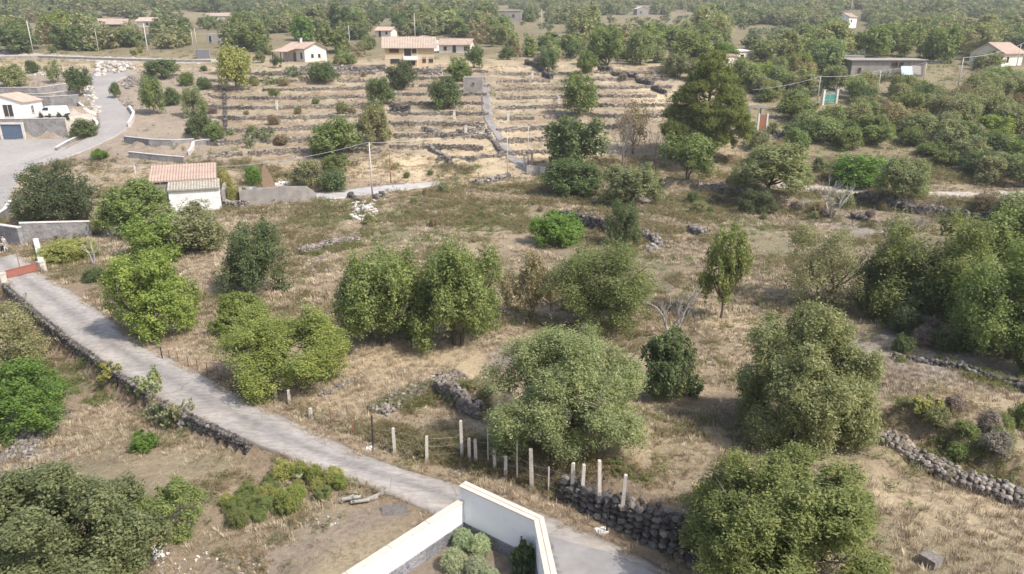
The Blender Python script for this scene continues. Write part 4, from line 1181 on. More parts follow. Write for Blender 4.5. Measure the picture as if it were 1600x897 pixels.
# ================================================================== walls of the fields
# lava wall at the lower right: its stones one by one
def near_wall():
    pts = on([(868, 776), (905, 797), (975, 832), (1040, 868), (1120, 908), (1235, 975)])
    root = empty('dry_stone_wall', pts[0], "rough dark lava stone wall holding the field beside the bottom end of the road", 'stone wall')
    var = []
    for i in range(6):
        b = MB(); rock(b, (0, 0, 0), .5, .75); var.append(b.mesh('stone', M_DARKLAVA))
    inv = root.location
    cells = []
    wk = walk(pts, .34)
    for q, (p, t, L) in enumerate(wk):
        nrm = Vector((-t.y, t.x))
        if nrm.y < 0: nrm = -nrm
        hgt = .45 + 1.0 * min(1, q / len(wk) * 2.2) + random.uniform(-.12, .15)
        z0 = float(H(p.x, p.y)); z = 0.0; k = 0
        while z < hgt:
            s = random.uniform(.26, .42)
            cells.append((p.x + nrm.x * (.12 * z + random.uniform(0, .08)), p.y + nrm.y * (.12 * z + random.uniform(0, .08)), z0 + z + s * .35, s))
            z += s * .72; k += 1
        for w_ in (.32, .62):
            s = random.uniform(.25, .4)
            cells.append((p.x + nrm.x * (w_ + .1), p.y + nrm.y * w_, max(z0 + hgt - .05, float(H(p.x + nrm.x * w_, p.y + nrm.y * w_)) + .05), s))
    random.shuffle(cells)
    rest = MB()
    cells.sort(key=lambda c: -c[3] / c[1])
    for i, (x, y, z, s) in enumerate(cells):
        if i < 290:
            o = put('stone', var[i % 6], root, (x - inv.x, y - inv.y, z - inv.z), random.uniform(0, 6.28), (s * 1.25, s * 1.1, s * .95))
        else:
            rock(rest, (x - inv.x, y - inv.y, z - inv.z), s * .55)
    # rubble core behind the face
    for p, t, L in wk:
        nrm = Vector((-t.y, t.x)); nrm = nrm if nrm.y > 0 else -nrm
        for _ in range(3):
            rock(rest, (p.x - inv.x + nrm.x * .35, p.y - inv.y + nrm.y * .35, float(H(p.x, p.y)) - inv.z + random.uniform(.1, .9)), .26)
    rest.build('small_stones', M_DARKLAVA, root, kind='stuff')
near_wall()
dry_wall(on([(8, 452), (60, 497), (115, 543), (165, 580), (235, 622)]), .22, .35, .2, "dark dry stone wall holding up the concrete road's left edge, from the red gate on", matl=M_DARKLAVA)
dry_wall(on([(255, 632), (310, 666), (390, 702)]), .05, .3, .18, "low dark stone kerb wall on the left of the road's middle stretch", matl=M_DARKLAVA)
dry_wall(on([(590, 646), (640, 618), (690, 596), (720, 585)]), .1, 1.4, .2, "flat broad rubble wall running diagonally through the dry field behind the fence", matl=M_FIELD)
dry_wall(on([(684, 612), (715, 628), (752, 655)]), .75, .6, .22, "short dark-faced stone wall branching off the broad rubble wall", matl=M_FIELD)
dry_wall(on([(500, 622), (560, 592), (620, 572), (700, 556)]), .04, .4, .18, "sunken line of stones across the dry field before the broad double tree", matl=M_FIELD, gap=.35)
dry_wall(on([(470, 398), (505, 388), (560, 376)]), .6, 1.2, .26, "heap-like rubble wall in the dry field above the double tree", matl=M_FIELD, rough=.8)
dry_wall(on([(1086, 292), (1110, 300), (1160, 305), (1176, 300)]), 1.1, 1.0, .4, "crumbling stone wall below the big pine's trunk", matl=M_FIELD, rough=.6)
dry_wall(on([(1002, 362), (1030, 385), (1012, 392)]), .7, 1.0, .4, "scattered remains of a stone wall right of the narrow dark shrub", matl=M_LAVA, rough=.9)
dry_wall(on([(1075, 360), (1100, 370)]), .6, .9, .4, "tiny stretch of ruined stone wall above the small leaning tree", matl=M_LAVA, rough=.9)
dry_wall(on([(1332, 316), (1420, 333), (1500, 343), (1600, 350), (1680, 356)]), 1.0, .7, .5, "long dark lava wall below the dirt track on the right", matl=M_DARKLAVA)
dry_wall(on([(1330, 340), (1360, 352), (1400, 364)]), .5, .6, .4, "lower broken lava wall under the pale dead tree", matl=M_DARKLAVA, gap=.1)
dry_wall(on([(872, 342), (905, 350), (950, 364)]), .9, .7, .4, "dark low wall behind the vivid green bush", matl=M_DARKLAVA)
dry_wall(on([(1370, 688), (1440, 724), (1500, 754), (1600, 788), (1680, 820)]), .5, 1.1, .2, "long low rubble wall crossing the right side below the dark hollow", matl=M_FIELD, rough=.7)
dry_wall(on([(1395, 560), (1480, 572), (1540, 592), (1620, 618)]), .35, .6, .24, "shaded low stone wall at the lower rim of the dark hollow", matl=M_DARKLAVA, gap=.08)
dry_wall(on([(742, 290), (770, 284), (796, 278)]), .7, .8, .45, "grey stone wall left of the white gate post by the path", matl=M_LAVA)
dry_wall(on([(350, 140), (352, 170), (352, 202)]), .45, .5, .4, "dark boundary wall running down the slope left of the terraces", matl=M_DARKLAVA)
dry_wall(on([(660, 205), (700, 215), (728, 208), (758, 204)]), .8, .6, .45, "curved stone wall around a dry plot left of the hillside path", matl=M_LAVA)
dry_wall(on([(672, 230), (700, 250), (716, 262)]), .5, .7, .45, "collapsed stone wall on the left side of the golden plot", matl=M_LAVA, rough=.9)
dry_wall(on([(684, 250), (740, 250), (782, 246)]), .5, .6, .45, "low stone line crossing the golden plot beside the path", matl=M_LAVA, rough=.7)
dry_wall(on([(760, 206), (772, 224), (784, 244)]), .4, .5, .45, "stone edging on the left of the hillside path's lower half", matl=M_LAVA)
dry_wall(on([(935, 110), (975, 120), (1010, 132), (1040, 148)]), .8, .7, .5, "diagonal dark wall below the rounded grove", matl=M_DARKLAVA)
dry_wall(on([(822, 100), (845, 112), (862, 124)]), 1.0, .9, .5, "dark diagonal wall left of the egg-shaped tree", matl=M_DARKLAVA)
dry_wall(on([(1150, 146), (1190, 144), (1232, 150)]), .9, .7, .5, "dark wall on the bank left of the round bush by the gate", matl=M_DARKLAVA)
dry_wall(on([(1205, 54), (1245, 56), (1290, 78)]), 1.2, .9, .8, "grey wall of the bare enclosure on the far right slope", matl=M_LAVA)
dry_wall(on([(1200, 66), (1240, 68), (1270, 78)]), 1.2, .9, .8, "second grey wall inside the bare enclosure on the far right slope", matl=M_LAVA)
dry_wall(on([(1360, 60), (1440, 58)]), 1.2, .8, .8, "pale wall in the wood right of the far red-roofed house", matl=M_PALESTONE)
dry_wall(on([(424, 118), (480, 112), (545, 112), (610, 116), (690, 116)]), 1.3, .7, .55, "long dark retaining wall below both houses", matl=M_LAVA)
dry_wall(on([(610, 174), (640, 176)]), 1.8, .8, .4, "short tall dark wall at the foot of the worn dirt ramp", matl=M_DARKLAVA)
dry_wall(on([(330, 324), (372, 326), (402, 320)]), .9, .7, .4, "dark stone wall in front of the ruined doorway", matl=M_LAVA)
dry_wall(on([(545, 308), (556, 314), (562, 318)]), .6, .6, .35, "dark stone corner at the lane next to the white rubble", matl=M_DARKLAVA)
dry_wall(on([(584, 312), (600, 306)]), .6, .8, .35, "small dark wall at the foot of the grey utility pole", matl=M_DARKLAVA)
dry_wall(on([(24, 720), (40, 690), (58, 668)]), .05, 1.4, .2, "flat strip of grey stones in the grass between the two left bushes", matl=M_LAVA)

# masonry walls with pale capping
def capped(px, h, th, label, m=None, cap=.09, capm=None, base=None, group=None, capw=.12, name='garden_wall', hs=None, zb=None):
    pts = on(px) if base is None else base
    z = [float(H(p[0], p[1])) if zb is None else zb for p in pts]
    n = len(pts)
    hs = hs or [h] * n
    root = empty(name, (pts[0][0], pts[0][1], z[0]), label, 'wall', group=group)
    L = []
    for i in range(n):
        a = Vector(pts[max(i - 1, 0)][:2]); b_ = Vector(pts[min(i + 1, n - 1)][:2])
        t = (b_ - a).normalized(); nn = Vector((-t.y, t.x)); L.append(nn)
    def solid(w_, lo, hi):
        mb = MB(); vs = []
        for i in range(n):
            p = Vector(pts[i][:2]) - Vector(pts[0][:2])
            for sg, zz in ((1, lo[i]), (1, hi[i]), (-1, hi[i]), (-1, lo[i])):
                q = p + L[i] * sg * w_ / 2
                vs.append((q.x, q.y, zz - z[0]))
        fs = [(i * 4 + k, i * 4 + (k + 1) % 4, (i + 1) * 4 + (k + 1) % 4, (i + 1) * 4 + k) for i in range(n - 1) for k in range(4)]
        fs += [(3, 2, 1, 0), ((n - 1) * 4, (n - 1) * 4 + 1, (n - 1) * 4 + 2, (n - 1) * 4 + 3)]
        return mb.add(vs, fs)
    top = [z[i] + hs[i] for i in range(n)]
    solid(th, [q - .4 for q in z], top).build('masonry', m or M_MASON, root)
    if cap:
        solid(th + capw, [q + .002 for q in top], [q + cap for q in top]).build('coping', capm or M_CAP, root)
    return root
capped([(-60, 368), (0, 378), (36, 384)], 1.9, .4, "left piece of the grey stone wall with pale coping, behind the walking person")
capped([(37, 381), (90, 376), (145, 370)], 2.1, .4, "right piece of the grey stone wall with pale coping, below the dark tree", hs=[2.2, 2.0, 1.7])
capped([(-40, 356), (-6, 349), (10, 338), (19, 324)], .9, .3, "low curved pale-topped kerb wall at the left edge where the pale road comes down")
capped([(88, 236), (105, 226), (130, 214), (150, 203), (153, 196), (147, 190)], .55, .35, "curved pale parapet around the clipped oval hedge bush")
capped([(202, 199), (207, 191), (210, 182), (203, 172)], .8, .35, "short curved white parapet on the outer bend of the winding road", m=M_CAP)
capped([(122, 163), (132, 172), (150, 179)], .6, .35, "curved pale parapet at the right end of the upper yard", m=M_CAP)
capped([(196, 222), (235, 227), (270, 228), (304, 226)], .95, .35, "upper stone planter wall with pale edge on the dry bank")
capped([(303, 228), (301, 236), (296, 243)], .7, .35, "short pale side wall joining the two planter walls", m=M_CAP)
capped([(203, 246), (250, 251), (288, 254)], .9, .35, "lower stone planter wall with pale edge on the dry bank")
capped([(304, 226), (330, 223), (352, 214)], .6, .35, "side wall rising right from the upper planter wall")
capped([(-20, 146), (60, 146), (108, 139)], 1.2, .4, "uppermost of the three stone terraces behind the white cottage")
capped([(-20, 157), (70, 156), (126, 150)], 1.2, .4, "middle one of the three stone terraces behind the white cottage")
capped([(34, 171), (80, 170), (124, 166)], 2.2, .4, "lowest and tallest stone terrace, right behind the white van")
capped([(0, 92), (60, 91), (150, 94), (240, 97), (330, 98)], .7, .3, "long low grey wall along the upper road", cap=0)
capped([(140, 58), (190, 60), (250, 60)], 1.5, .4, "pale wall line in the wood beyond the upper road", cap=0, m=M_PALESTONE)

# garage wall below the white cottage
def garage_wall():
    a = STEPS[0][0]
    y0 = float(np.interp(0, [0, 1], [a[1][1], a[2][1]]))
    pts = [(a[0][0], a[0][1] + .3), (a[1][0], a[1][1] + .3), (a[2][0], a[2][1] + .3)]
    zb = float(P(a[1][1]))
    r = capped(None, 3.5, .5, "tall grey stone retaining wall with the garage door, below the white van", base=[Vector((p[0], p[1], zb)) for p in pts], zb=zb, hs=[3.5, 3.5, 3.5])
    # garage opening
    t = Vector((a[1][0] - a[0][0], a[1][1] - a[0][1])).normalized(); rz = math.atan2(t.y, t.x)
    c = P0(23.5, 217); face = Vector((t.y, -t.x))
    d = Vector((c[0], c[1])) - Vector(pts[0][:2])
    s = d.dot(t); o = Vector(pts[0][:2]) + t * s + face * .27
    g = empty('garage_door', (o.x, o.y, zb), "blue-grey garage door framed in pale stone in the tall grey wall", 'garage door', rz=rz)
    mb = MB()
    mb.box((-1.95, -.05, 1.3), (.35, .3, 2.6)); mb.box((1.95, -.05, 1.3), (.35, .3, 2.6)); mb.box((0, -.05, 2.78), (4.25, .32, .34))
    mb.build('frame', M_CAP, g)
    for i in range(5):
        MB().box((0, .02, .25 + i * .52), (3.52, .12, .5)).build('door_panel', M_DOORBLUE, g)
garage_wall()

# boulders and rubble
rock_pile([(150, 100), (206, 97), (210, 108), (190, 114), (150, 120)], 170, .5, "slope of pale and dark boulders at the head of the winding road", M_PALESTONE, mound=.8)
rock_pile([(128, 133), (142, 133), (152, 160), (158, 178), (148, 178), (136, 160), (130, 150)], 80, .45, "strip of pale boulders between the upper yard and the winding road", M_PALESTONE)
rock_pile([(186, 128), (200, 120), (226, 124), (222, 136), (196, 140)], 80, .4, "pile of mixed stones on the inner side of the upper bend", M_LAVA)
rock_pile([(184, 156), (208, 160), (214, 170), (200, 172)], 30, .35, "stones along the inner bend above the short white parapet", M_LAVA)
rock_pile([(32, 112), (70, 112), (100, 106), (100, 116), (40, 120)], 40, .35, "pale stones under the small bushes on the top left terrace", M_PALESTONE)
rock_pile([(552, 318), (584, 313), (590, 335), (575, 346), (548, 342)], 130, .28, "heap of white rubble tipped below the concrete lane", M_WHITERUBBLE, name='rubble_heap', mound=.35)
rock_pile([(425, 286), (452, 284), (452, 292), (428, 292)], 26, .3, "white rubble beside the ruined gable", M_WHITERUBBLE, name='rubble_heap')
rock_pile([(1140, 208), (1160, 204), (1164, 214), (1140, 216)], 24, .3, "white rubbish and rubble right of the big pine", M_WHITERUBBLE, name='rubble_heap')
rock_pile([(1164, 206), (1240, 204), (1250, 220), (1170, 220)], 90, .32, "dark stony heap right of the big pine", M_LAVA)
rock_pile([(240, 872), (330, 862), (420, 880), (420, 910), (240, 910)], 90, .05, "patch of white rubble on the ground at the bottom edge", M_PALESTONE, name='rubble_heap')
rock_pile([(236, 852), (262, 848), (266, 872), (240, 876)], 30, .1, "small heap of white broken stone beside the corner thicket", M_WHITERUBBLE, name='rubble_heap', mound=.2)
rock_pile([(470, 812), (530, 806), (535, 822), (475, 826)], 30, .05, "few white stones in the dry grass left of the courtyard wall", M_PALESTONE, name='rubble_heap')
rock_pile([(280, 640), (305, 652), (308, 662), (284, 668)], 60, .16, "dark stone heap in the grass beside the road's left edge", M_LAVA)
rock_pile([(660, 102), (692, 102), (700, 118), (664, 118)], 50, .45, "jumble of timber and stones right of the balcony house", M_TWIG, name='debris_heap', mound=.8, cat='debris heap')
rock_pile([(480, 404), (520, 396), (530, 424), (490, 432)], 60, .16, "loose stones spilled below the heap-like rubble wall", M_LAVA)
def flat_stone(u, v, w_, l, h, rz, label, m, name='flat_stone'):
    p = G(u, v); b = MB(); b.box((0, 0, h / 2), (w_, l, h), 0, 0, .08)
    b.build(name, m, loc=p, rz=rz, label=label, cat='stone')
flat_stone(474, 738, .45, 1.0, .16, -.5, "whitish stone slab on the grass beside the road", M_WHITERUBBLE)
flat_stone(578, 702, .35, .25, .1, .3, "small white block at the foot of the black pole by the fence", M_WHITERUBBLE)
flat_stone(940, 830, .45, .4, .06, .3, "white paving block at the foot of the black pole at the road's edge", M_WHITERUBBLE)
flat_stone(616, 798, 1.0, .7, .04, .2, "flat whitish slab in the dry grass left of the courtyard corner", M_LAVA)
flat_stone(330, 362, 1.4, .8, .5, .2, "grey boulder right of the grey dead brush", M_PALESTONE, 'boulder')
flat_stone(1452, 882, .5, .5, .35, .5, "lone brown boulder in the dry grass at the lower right", M_LAVA, 'boulder')
# weathered blocks / planks stacked by the road
def planks():
    p = G(561, 784)
    root = empty('plank_pile', p, "pile of weathered grey planks and blocks left of the road near the courtyard", 'plank pile')
    g = random.Random(5)
    for i in range(9):
        L = g.uniform(.4, .8)
        b = MB(); b.box((0, 0, 0), (L, .13, .06), 0, 0, .03)
        b.build('plank', M_DEAD, root, loc=(-.55 + i * .15 + g.uniform(-.05, .05), g.uniform(-.2, .2), .06 + (i % 3) * .07), rz=g.choice((.3, .9, .75)) + g.uniform(-.15, .15))
planks()

# ================================================================== courtyard with white walls
def courtyard():
    zt = 15.0  # unused reference
    def top(u, v, z):
        d = ray(u, v); t = (z - CAMZ) / d[2]
        return Vector((t * d[0], t * d[1], z))
    zg = 2.15
    Z1, Z2 = 5.05, 4.45      # crest of the right wall, crest of the left wall
    A = top(722, 757, Z1); B = top(842, 812, Z1); Cc = top(866, 925, Z1); D0 = top(716, 785, Z2); D = top(470, 945, Z2)
    def wall(label, pts, zc, inner, th, double):
        """inner: unit sign of the side that faces the garden"""
        o = pts[0]
        root = empty('courtyard_wall', (o.x, o.y, zg), label, 'wall')
        n = len(pts); nn = []
        for i in range(n):
            a = pts[max(i - 1, 0)]; b = pts[min(i + 1, n - 1)]
            t = Vector((b.x - a.x, b.y - a.y)).normalized(); nn.append(Vector((-t.y, t.x)) * inner)
        def strip(lo, hi, w0, w1, name, m):
            vs = []
            for i, p in enumerate(pts):
                q = Vector((p.x - o.x, p.y - o.y))
                for w_, z in ((w0, lo), (w0, hi), (w1, hi), (w1, lo)):
                    r = q + nn[i] * w_; vs.append((r.x, r.y, z - zg))
            fs = [(i * 4 + k, i * 4 + (k + 1) % 4, (i + 1) * 4 + (k + 1) % 4, (i + 1) * 4 + k) for i in range(n - 1) for k in range(4)] + [(3, 2, 1, 0), tuple((n - 1) * 4 + k for k in range(4))]
            MB().add(vs, fs).build(name, m, root)
        strip(zg - .5, zc, -th / 2, th / 2, 'plaster', M_WHITE)
        strip(zg - .3, 3.58, th / 2 + .003, th / 2 + .05, 'stone_plinth', M_MASON_F)
        # coping in slabs with open joints
        cw = th / 2 + (.06 if double else .04)
        for i in range(n - 1):
            a, b = pts[i], pts[i + 1]; L = (Vector(b[:2]) - Vector(a[:2])).length; k = max(1, int(L / 1.6))
            for j in range(k):
                t0, t1 = j / k + .002, (j + 1) / k - .002
                q = [a.lerp(b, t0), a.lerp(b, t1)]; m_ = [nn[i].lerp(nn[i + 1], t0), nn[i].lerp(nn[i + 1], t1)]
                rows = ((-cw, -.012), (.012, cw)) if double else ((-cw, cw),)
                for w0, w1 in rows:
                    vs = []
                    for e in (0, 1):
                        for w_, z in ((w0, zc + .003), (w0, zc + .05), (w1, zc + .05), (w1, zc + .003)):
                            r = Vector((q[e].x - o.x, q[e].y - o.y)) + m_[e] * w_; vs.append((r.x, r.y, z - zg))
                    MB().add(vs, [(0, 1, 5, 4), (1, 2, 6, 5), (2, 3, 7, 6), (3, 0, 4, 7), (3, 2, 1, 0), (4, 5, 6, 7)]).build('coping_slab', M_COPING, root)
        strip(zc + .001, zc + .03, -cw + .02, cw - .02, 'joint_bed', M_COPING2)
    wall("white courtyard wall with double beige coping, turning the corner at the road", [A, B, Cc], Z1, -1, .26, True)
    D0b = Vector((A.x - .02, A.y - .16, Z2)); tt = (D - D0b)
    wall("sunlit white courtyard wall with narrow beige coping running to the bottom edge", [D0b, D0b + tt], Z2, 1, .16, False)
    # garden soil
    b = MB()
    q = [(A.x, A.y), (B.x, B.y), (Cc.x, Cc.y), (D.x, D.y)]
    n = 14; vs = []; fs = []
    for i in range(n + 1):
        for j in range(n + 1):
            s, t = i / n, j / n
            x = (q[0][0] * (1 - s) + q[1][0] * s) * (1 - t) + (q[3][0] * (1 - s) + q[2][0] * s) * t
            y = (q[0][1] * (1 - s) + q[1][1] * s) * (1 - t) + (q[3][1] * (1 - s) + q[2][1] * s) * t
            vs.append((x, y, 3.03 + .1 * float(vn(x, y, .8, 3))))
    fs = [(i * (n + 1) + j, i * (n + 1) + j + 1, (i + 1) * (n + 1) + j + 1, (i + 1) * (n + 1) + j) for i in range(n) for j in range(n)]
    b.add(vs, fs).build('garden_soil', M_SOIL, kind='structure')
courtyard()

# ================================================================== fence along the road
def fence():
    posts = [  # u, v top, v bottom, kind
        (136, 452, 466, 'r'), (150, 462, 476, 'r'), (160, 470, 484, 'r'), (174, 480, 494, 'r'), (188, 488, 504, 'r'), (200, 496, 512, 'r'), (214, 508, 524, 'r'), (232, 520, 538, 'r'),
        (254, 542, 561, 'b'), (265, 546, 560, 'r'), (279, 550, 567, 'r'), (295, 556, 574, 'r'), (309, 560, 580, 'r'), (325, 566, 590, 'r'), (342, 572, 596, 'r'), (359, 578, 602, 'r'), (362, 580, 606, 'r'),
        (407, 592, 628, 'b'), (432, 603, 625, 'c'), (453, 609, 632, 'c'), (486, 638, 655, 'c'), (518, 640, 664, 'r'), (552, 654, 680, 'r'),
        (583, 652, 704, 'b'), (617, 670, 709, 'c'), (667, 683, 722, 'c'), (722, 659, 718, 'c'), (734, 686, 723, 'c'), (744, 688, 726, 'c'), (763, 673, 729, 't'), (774, 702, 736, 'c'), (790, 713, 745, 'c'),
        (808, 690, 751, 't'), (831, 704, 764, 'c'), (857, 732, 771, 't'), (894, 728, 783, 'c'), (908, 729, 788, 'c'), (936, 727, 807, 'c'), (970, 748, 823, 'c'), (1066, 798, 820, 't'), (1114, 808, 840, 'w')]
    o = G(722, 718)
    root = empty('roadside_fence', o, "long wire fence of mismatched concrete and rusty posts along the right of the road", 'fence')
    tops = []
    g = random.Random(8)
    for u, vt, vb, k in posts:
        p = G(u, vb); hgt = (vb - vt) * mpp(p) / math.cos(math.atan2(CAMZ - p.z, p.y))
        l = p - o
        b = MB(); lean = Vector((g.uniform(-.03, .03), g.uniform(-.03, .03), 0)) * hgt
        w_ = {'c': .14, 'r': .065, 'b': .07, 't': .07, 'w': .08}[k]
        m = {'c': M_CONCPOST, 'r': M_RUSTPOLE, 'b': M_BLACK, 't': M_CONCPOST, 'w': M_CONCPOST}[k]
        if k in 'cw':
            a = w_ / 2; vs = []
            for z, s in ((-.3, 1.05), (hgt * .5, 1.0), (hgt - .02, .92), (hgt, .7)):
                for sx, sy in ((-1, -1), (1, -1), (1, 1), (-1, 1)):
                    vs.append((sx * a * s + lean.x * z / hgt, sy * a * s + lean.y * z / hgt, z))
            b.add(vs, [(i * 4 + j, i * 4 + (j + 1) % 4, i * 4 + 4 + (j + 1) % 4, i * 4 + 4 + j) for i in range(3) for j in range(4)] + [(12, 13, 14, 15)])
        else:
            b.tube([(0, 0, -.2), (lean.x * .5, lean.y * .5, hgt * .5), (lean.x, lean.y, hgt)], w_ / 2, 6)
        b.build('post', m, root, loc=l, rz=g.uniform(-.3, .3))
        tops.append((l, hgt, k))
    main = [t for t in tops]
    wb = MB()
    for (a, ha, ka), (c, hc, kc) in zip(main[:-1], main[1:]):
        hh = min(ha, hc, 1.3)
        for f_ in (.3, .62, .93):
            mid = (a + c) / 2 + Vector((0, 0, hh * f_ - .03))
            wb.tube([a + Vector((0, 0, hh * f_)), mid, c + Vector((0, 0, hh * f_))], .0035, 3, False)
    wb.build('wire', M_WIRE, root)
fence()
def black_pole(u, vt, vb, label):
    p = G(u, vb); h = (vb - vt) * mpp(p) / math.cos(math.atan2(CAMZ - p.z, p.y))
    b = MB(); b.tube([(0, 0, -.1), (0, 0, h)], .035, 8); b.box((0, 0, .02), (.14, .14, .04))
    b.build('marker_pole', M_BLACK, loc=p, label=label, cat='pole')
black_pole(948, 800, 831, "short black steel pole beside the white paving block at the road's edge")

# red gate with pillars
def gate():
    a, b_ = G(12, 436), G(62, 424)
    t = (b_ - a); L = t.length; rz = math.atan2(t.y, t.x)
    r = empty('low_gate', a, "low rust-red steel gate closing the top of the concrete road", 'gate', rz=rz)
    L = Vector(t[:2]).length
    MB().box((L / 2, 0, .42), (L - .1, .03, .62)).build('sheet_panel', M_REDGATE, r)
    f = MB(); f.box((L / 2, 0, .76), (L, .09, .06)); f.box((L / 2, 0, .1), (L, .07, .05)); f.box((.03, 0, .42), (.07, .07, .62)); f.box((L - .03, 0, .42), (.07, .07, .62)); f.box((L / 2, 0, .42), (.06, .06, .6))
    f.build('frame', M_REDGATE, r)
    p = MB(); p.tube([(L * .45, .1, 0), (L * .45, .1, 2.0)], .03, 6); p.build('drop_bolt', M_RUSTPOLE, r)
    for (u, v, h, lb) in ((67, 424, .9, "grey concrete gate pillar right of the low red gate"), (5, 442, .8, "pale concrete gate pillar left of the low red gate")):
        q = G(u, v); m = MB(); m.box((0, 0, h / 2 - .1), (.5, .5, h + .2), 0, 0, .03); m.box((0, 0, h + .03), (.58, .58, .08))
        m.build('gate_pillar', M_CONCPOST, loc=q, rz=rz, label=lb, cat='pillar')
    capped([(58, 384), (62, 400), (67, 420)], .75, .35, "pale side wall between the creeper bank and the gate forecourt", m=M_CAP, cap=.05)
gate()

# ================================================================== utility poles and wires
POLES = {}
def pole(key, u, vt, vb, label, m=None, r=.13, cat='utility pole', arm=False, drop=0):
    m = m or M_POLE
    p = G(u, vb); h = (vb - vt) * mpp(p) / math.cos(math.atan2(CAMZ - p.z, math.hypot(p.x, p.y)))
    root = empty('utility_pole', p, label, cat)
    MB().tube([(0, 0, -.4), (0, 0, h * .5), (0, 0, h)], [r, r * .82, r * .6], 8).build('shaft', m, root, True)
    c = MB(); c.tube([(0, 0, h), (0, 0, h + .16)], .05, 6); c.box((0, 0, h - .25), (.5, .06, .06), .2)
    c.build('insulator', M_WIRE, root)
    POLES[key] = p + Vector((0, 0, h + .12))
    return root
pole('a', 582, 226, 306, "grey utility pole rising from the concrete lane, between the tree and the golden plot", r=.12)
pole('b', 611, 236, 286, "rust-brown steel pole right of the grey pole at the lane", M_RUSTPOLE, .09)
pole('c', 793, 208, 276, "slim grey pole left of the hillside path's lower end", r=.08)
pole('d', 825, 200, 262, "pale thin pole by the white gate block at the foot of the path", r=.08)
pole('e', 138, 283, 346, "brown timber pole in front of the very dark tree, wire attached", M_POLEWOOD, .13)
pole('f', 214, 258, 284, "short pale pole behind the round tree left of the shed", r=.1)
pole('g', 52, 36, 82, "leaning pale utility pole at the far upper left", r=.17)
pole('h', 232, 40, 87, "tall pale utility pole beside the upper road, second from the left", r=.17)
pole('i', 155, 48, 84, "thin grey pole on the upper road, between the two thick ones", r=.1)
pole('j', 303, 48, 80, "left one of the two thin poles by the grey container", r=.1)
pole('k', 308, 46, 76, "right one of the two thin poles by the grey container", r=.1)
pole('l', 547, 42, 76, "pole left of the balcony house roof", r=.14)
pole('m', 649, 24, 68, "tall pole just right of the balcony house roof", r=.15)
pole('n', 846, 16, 48, "pole among the prickly pears in the far wood", r=.16)
pole('o', 1328, 2, 30, "far pole above the red-roofed house", r=.16)
pole('p', 1130, 4, 30, "pole in the far wood right of the far grey hut", r=.18)
pole('q', 1497, 93, 134, "leaning pale pole right of the long low shed, thickest of the row", r=.15)
pole('r', 1443, 99, 124, "short pole at the right end of the long low shed", r=.13)
pole('s', 1371, 112, 145, "pale pole in front of the long low shed", r=.12)
pole('t', 1277, 122, 158, "thin grey pole by the green gate", r=.1)
pole('u', 1588, 72, 104, "grey pole in front of the house at the right edge", r=.13)
def wire(a, b, sag, label, r=.032):
    n = 14; mb = MB()
    mb.tube([a.lerp(b, i / n) - Vector((0, 0, sag * 4 * (i / n) * (1 - i / n))) for i in range(n + 1)], r, 4, False)
    mb.build('overhead_wire', M_WIRE, label=label, cat='wire')
wire(POLES['a'], POLES['f'], 1.6, "pale overhead wire sweeping from the lane pole down to the pole behind the shed")
wire(POLES['a'] + Vector((0, 0, -.1)), POLES['d'], .5, "overhead wire from the lane pole to the pole at the foot of the path", .022)
wire(POLES['f'], POLES['e'], .5, "overhead wire between the shed's pole and the brown timber pole", .02)
wire(POLES['e'], POLES['e'] + Vector((-30, -2, -.4)), .9, "overhead wire leaving the brown timber pole past the left edge")
wire(POLES['e'] + Vector((0, 0, -.5)), POLES['e'] + Vector((-30, -1, -1.2)), .9, "second lower wire leaving the brown timber pole past the left edge", .022)
wire(POLES['t'], POLES['s'], .5, "overhead wire above the green gate")
wire(POLES['s'], POLES['r'], .4, "overhead wire in front of the long low shed", .02)
wire(POLES['r'], POLES['q'], .5, "overhead wire right of the long low shed", .03)
wire(POLES['q'], POLES['u'] + Vector((2, 0, 1)), .9, "thick overhead wire rising to the house at the right edge", .04)
wire(POLES['t'], POLES['t'] + Vector((-14, -1, -2.6)), .4, "overhead wire falling left from the pole by the green gate")
wire(POLES['g'], POLES['h'], .8, "overhead wire between the two thick poles at the upper left", .02)

# ================================================================== buildings
def slab(b, P4, th):
    """thin roof slab from four corners (top face), thickness th downwards"""
    q = [Vector(p) for p in P4]
    b.add([tuple(v) for v in q] + [tuple(v - Vector((0, 0, th))) for v in q], [(0, 1, 2, 3), (7, 6, 5, 4), (0, 4, 5, 1), (1, 5, 6, 2), (2, 6, 7, 3), (3, 7, 4, 0)])
def tiles(b, e0, e1, r0, r1, pitch=.4, amp=.05, th=.08, rows=1):
    """roof slope from eave e0-e1 up to ridge r0-r1, ribs running up the slope"""
    e0, e1, r0, r1 = map(Vector, (e0, e1, r0, r1))
    n = max(4, int((e1 - e0).length / pitch)) * 4
    nrm = (e1 - e0).cross(r0 - e0).normalized()
    if nrm.z < 0: nrm = -nrm
    for k in range(rows):
        a0, a1 = k / rows, (k + 1) / rows
        vs = []
        for i in range(n + 1):
            t = i / n; o = nrm * (amp * math.sin(i * math.pi / 2) + amp)
            E = e0.lerp(e1, t); Rr = r0.lerp(r1, t)
            vs.append(E.lerp(Rr, a0) + o + nrm * (.018 if rows > 1 else 0)); vs.append(E.lerp(Rr, a1) + o)
        b.add(vs, [(2 * i, 2 * i + 2, 2 * i + 3, 2 * i + 1) for i in range(n)])
    slab(b, [e0 + nrm * .002, e1 + nrm * .002, r1 + nrm * .002, r0 + nrm * .002], th)
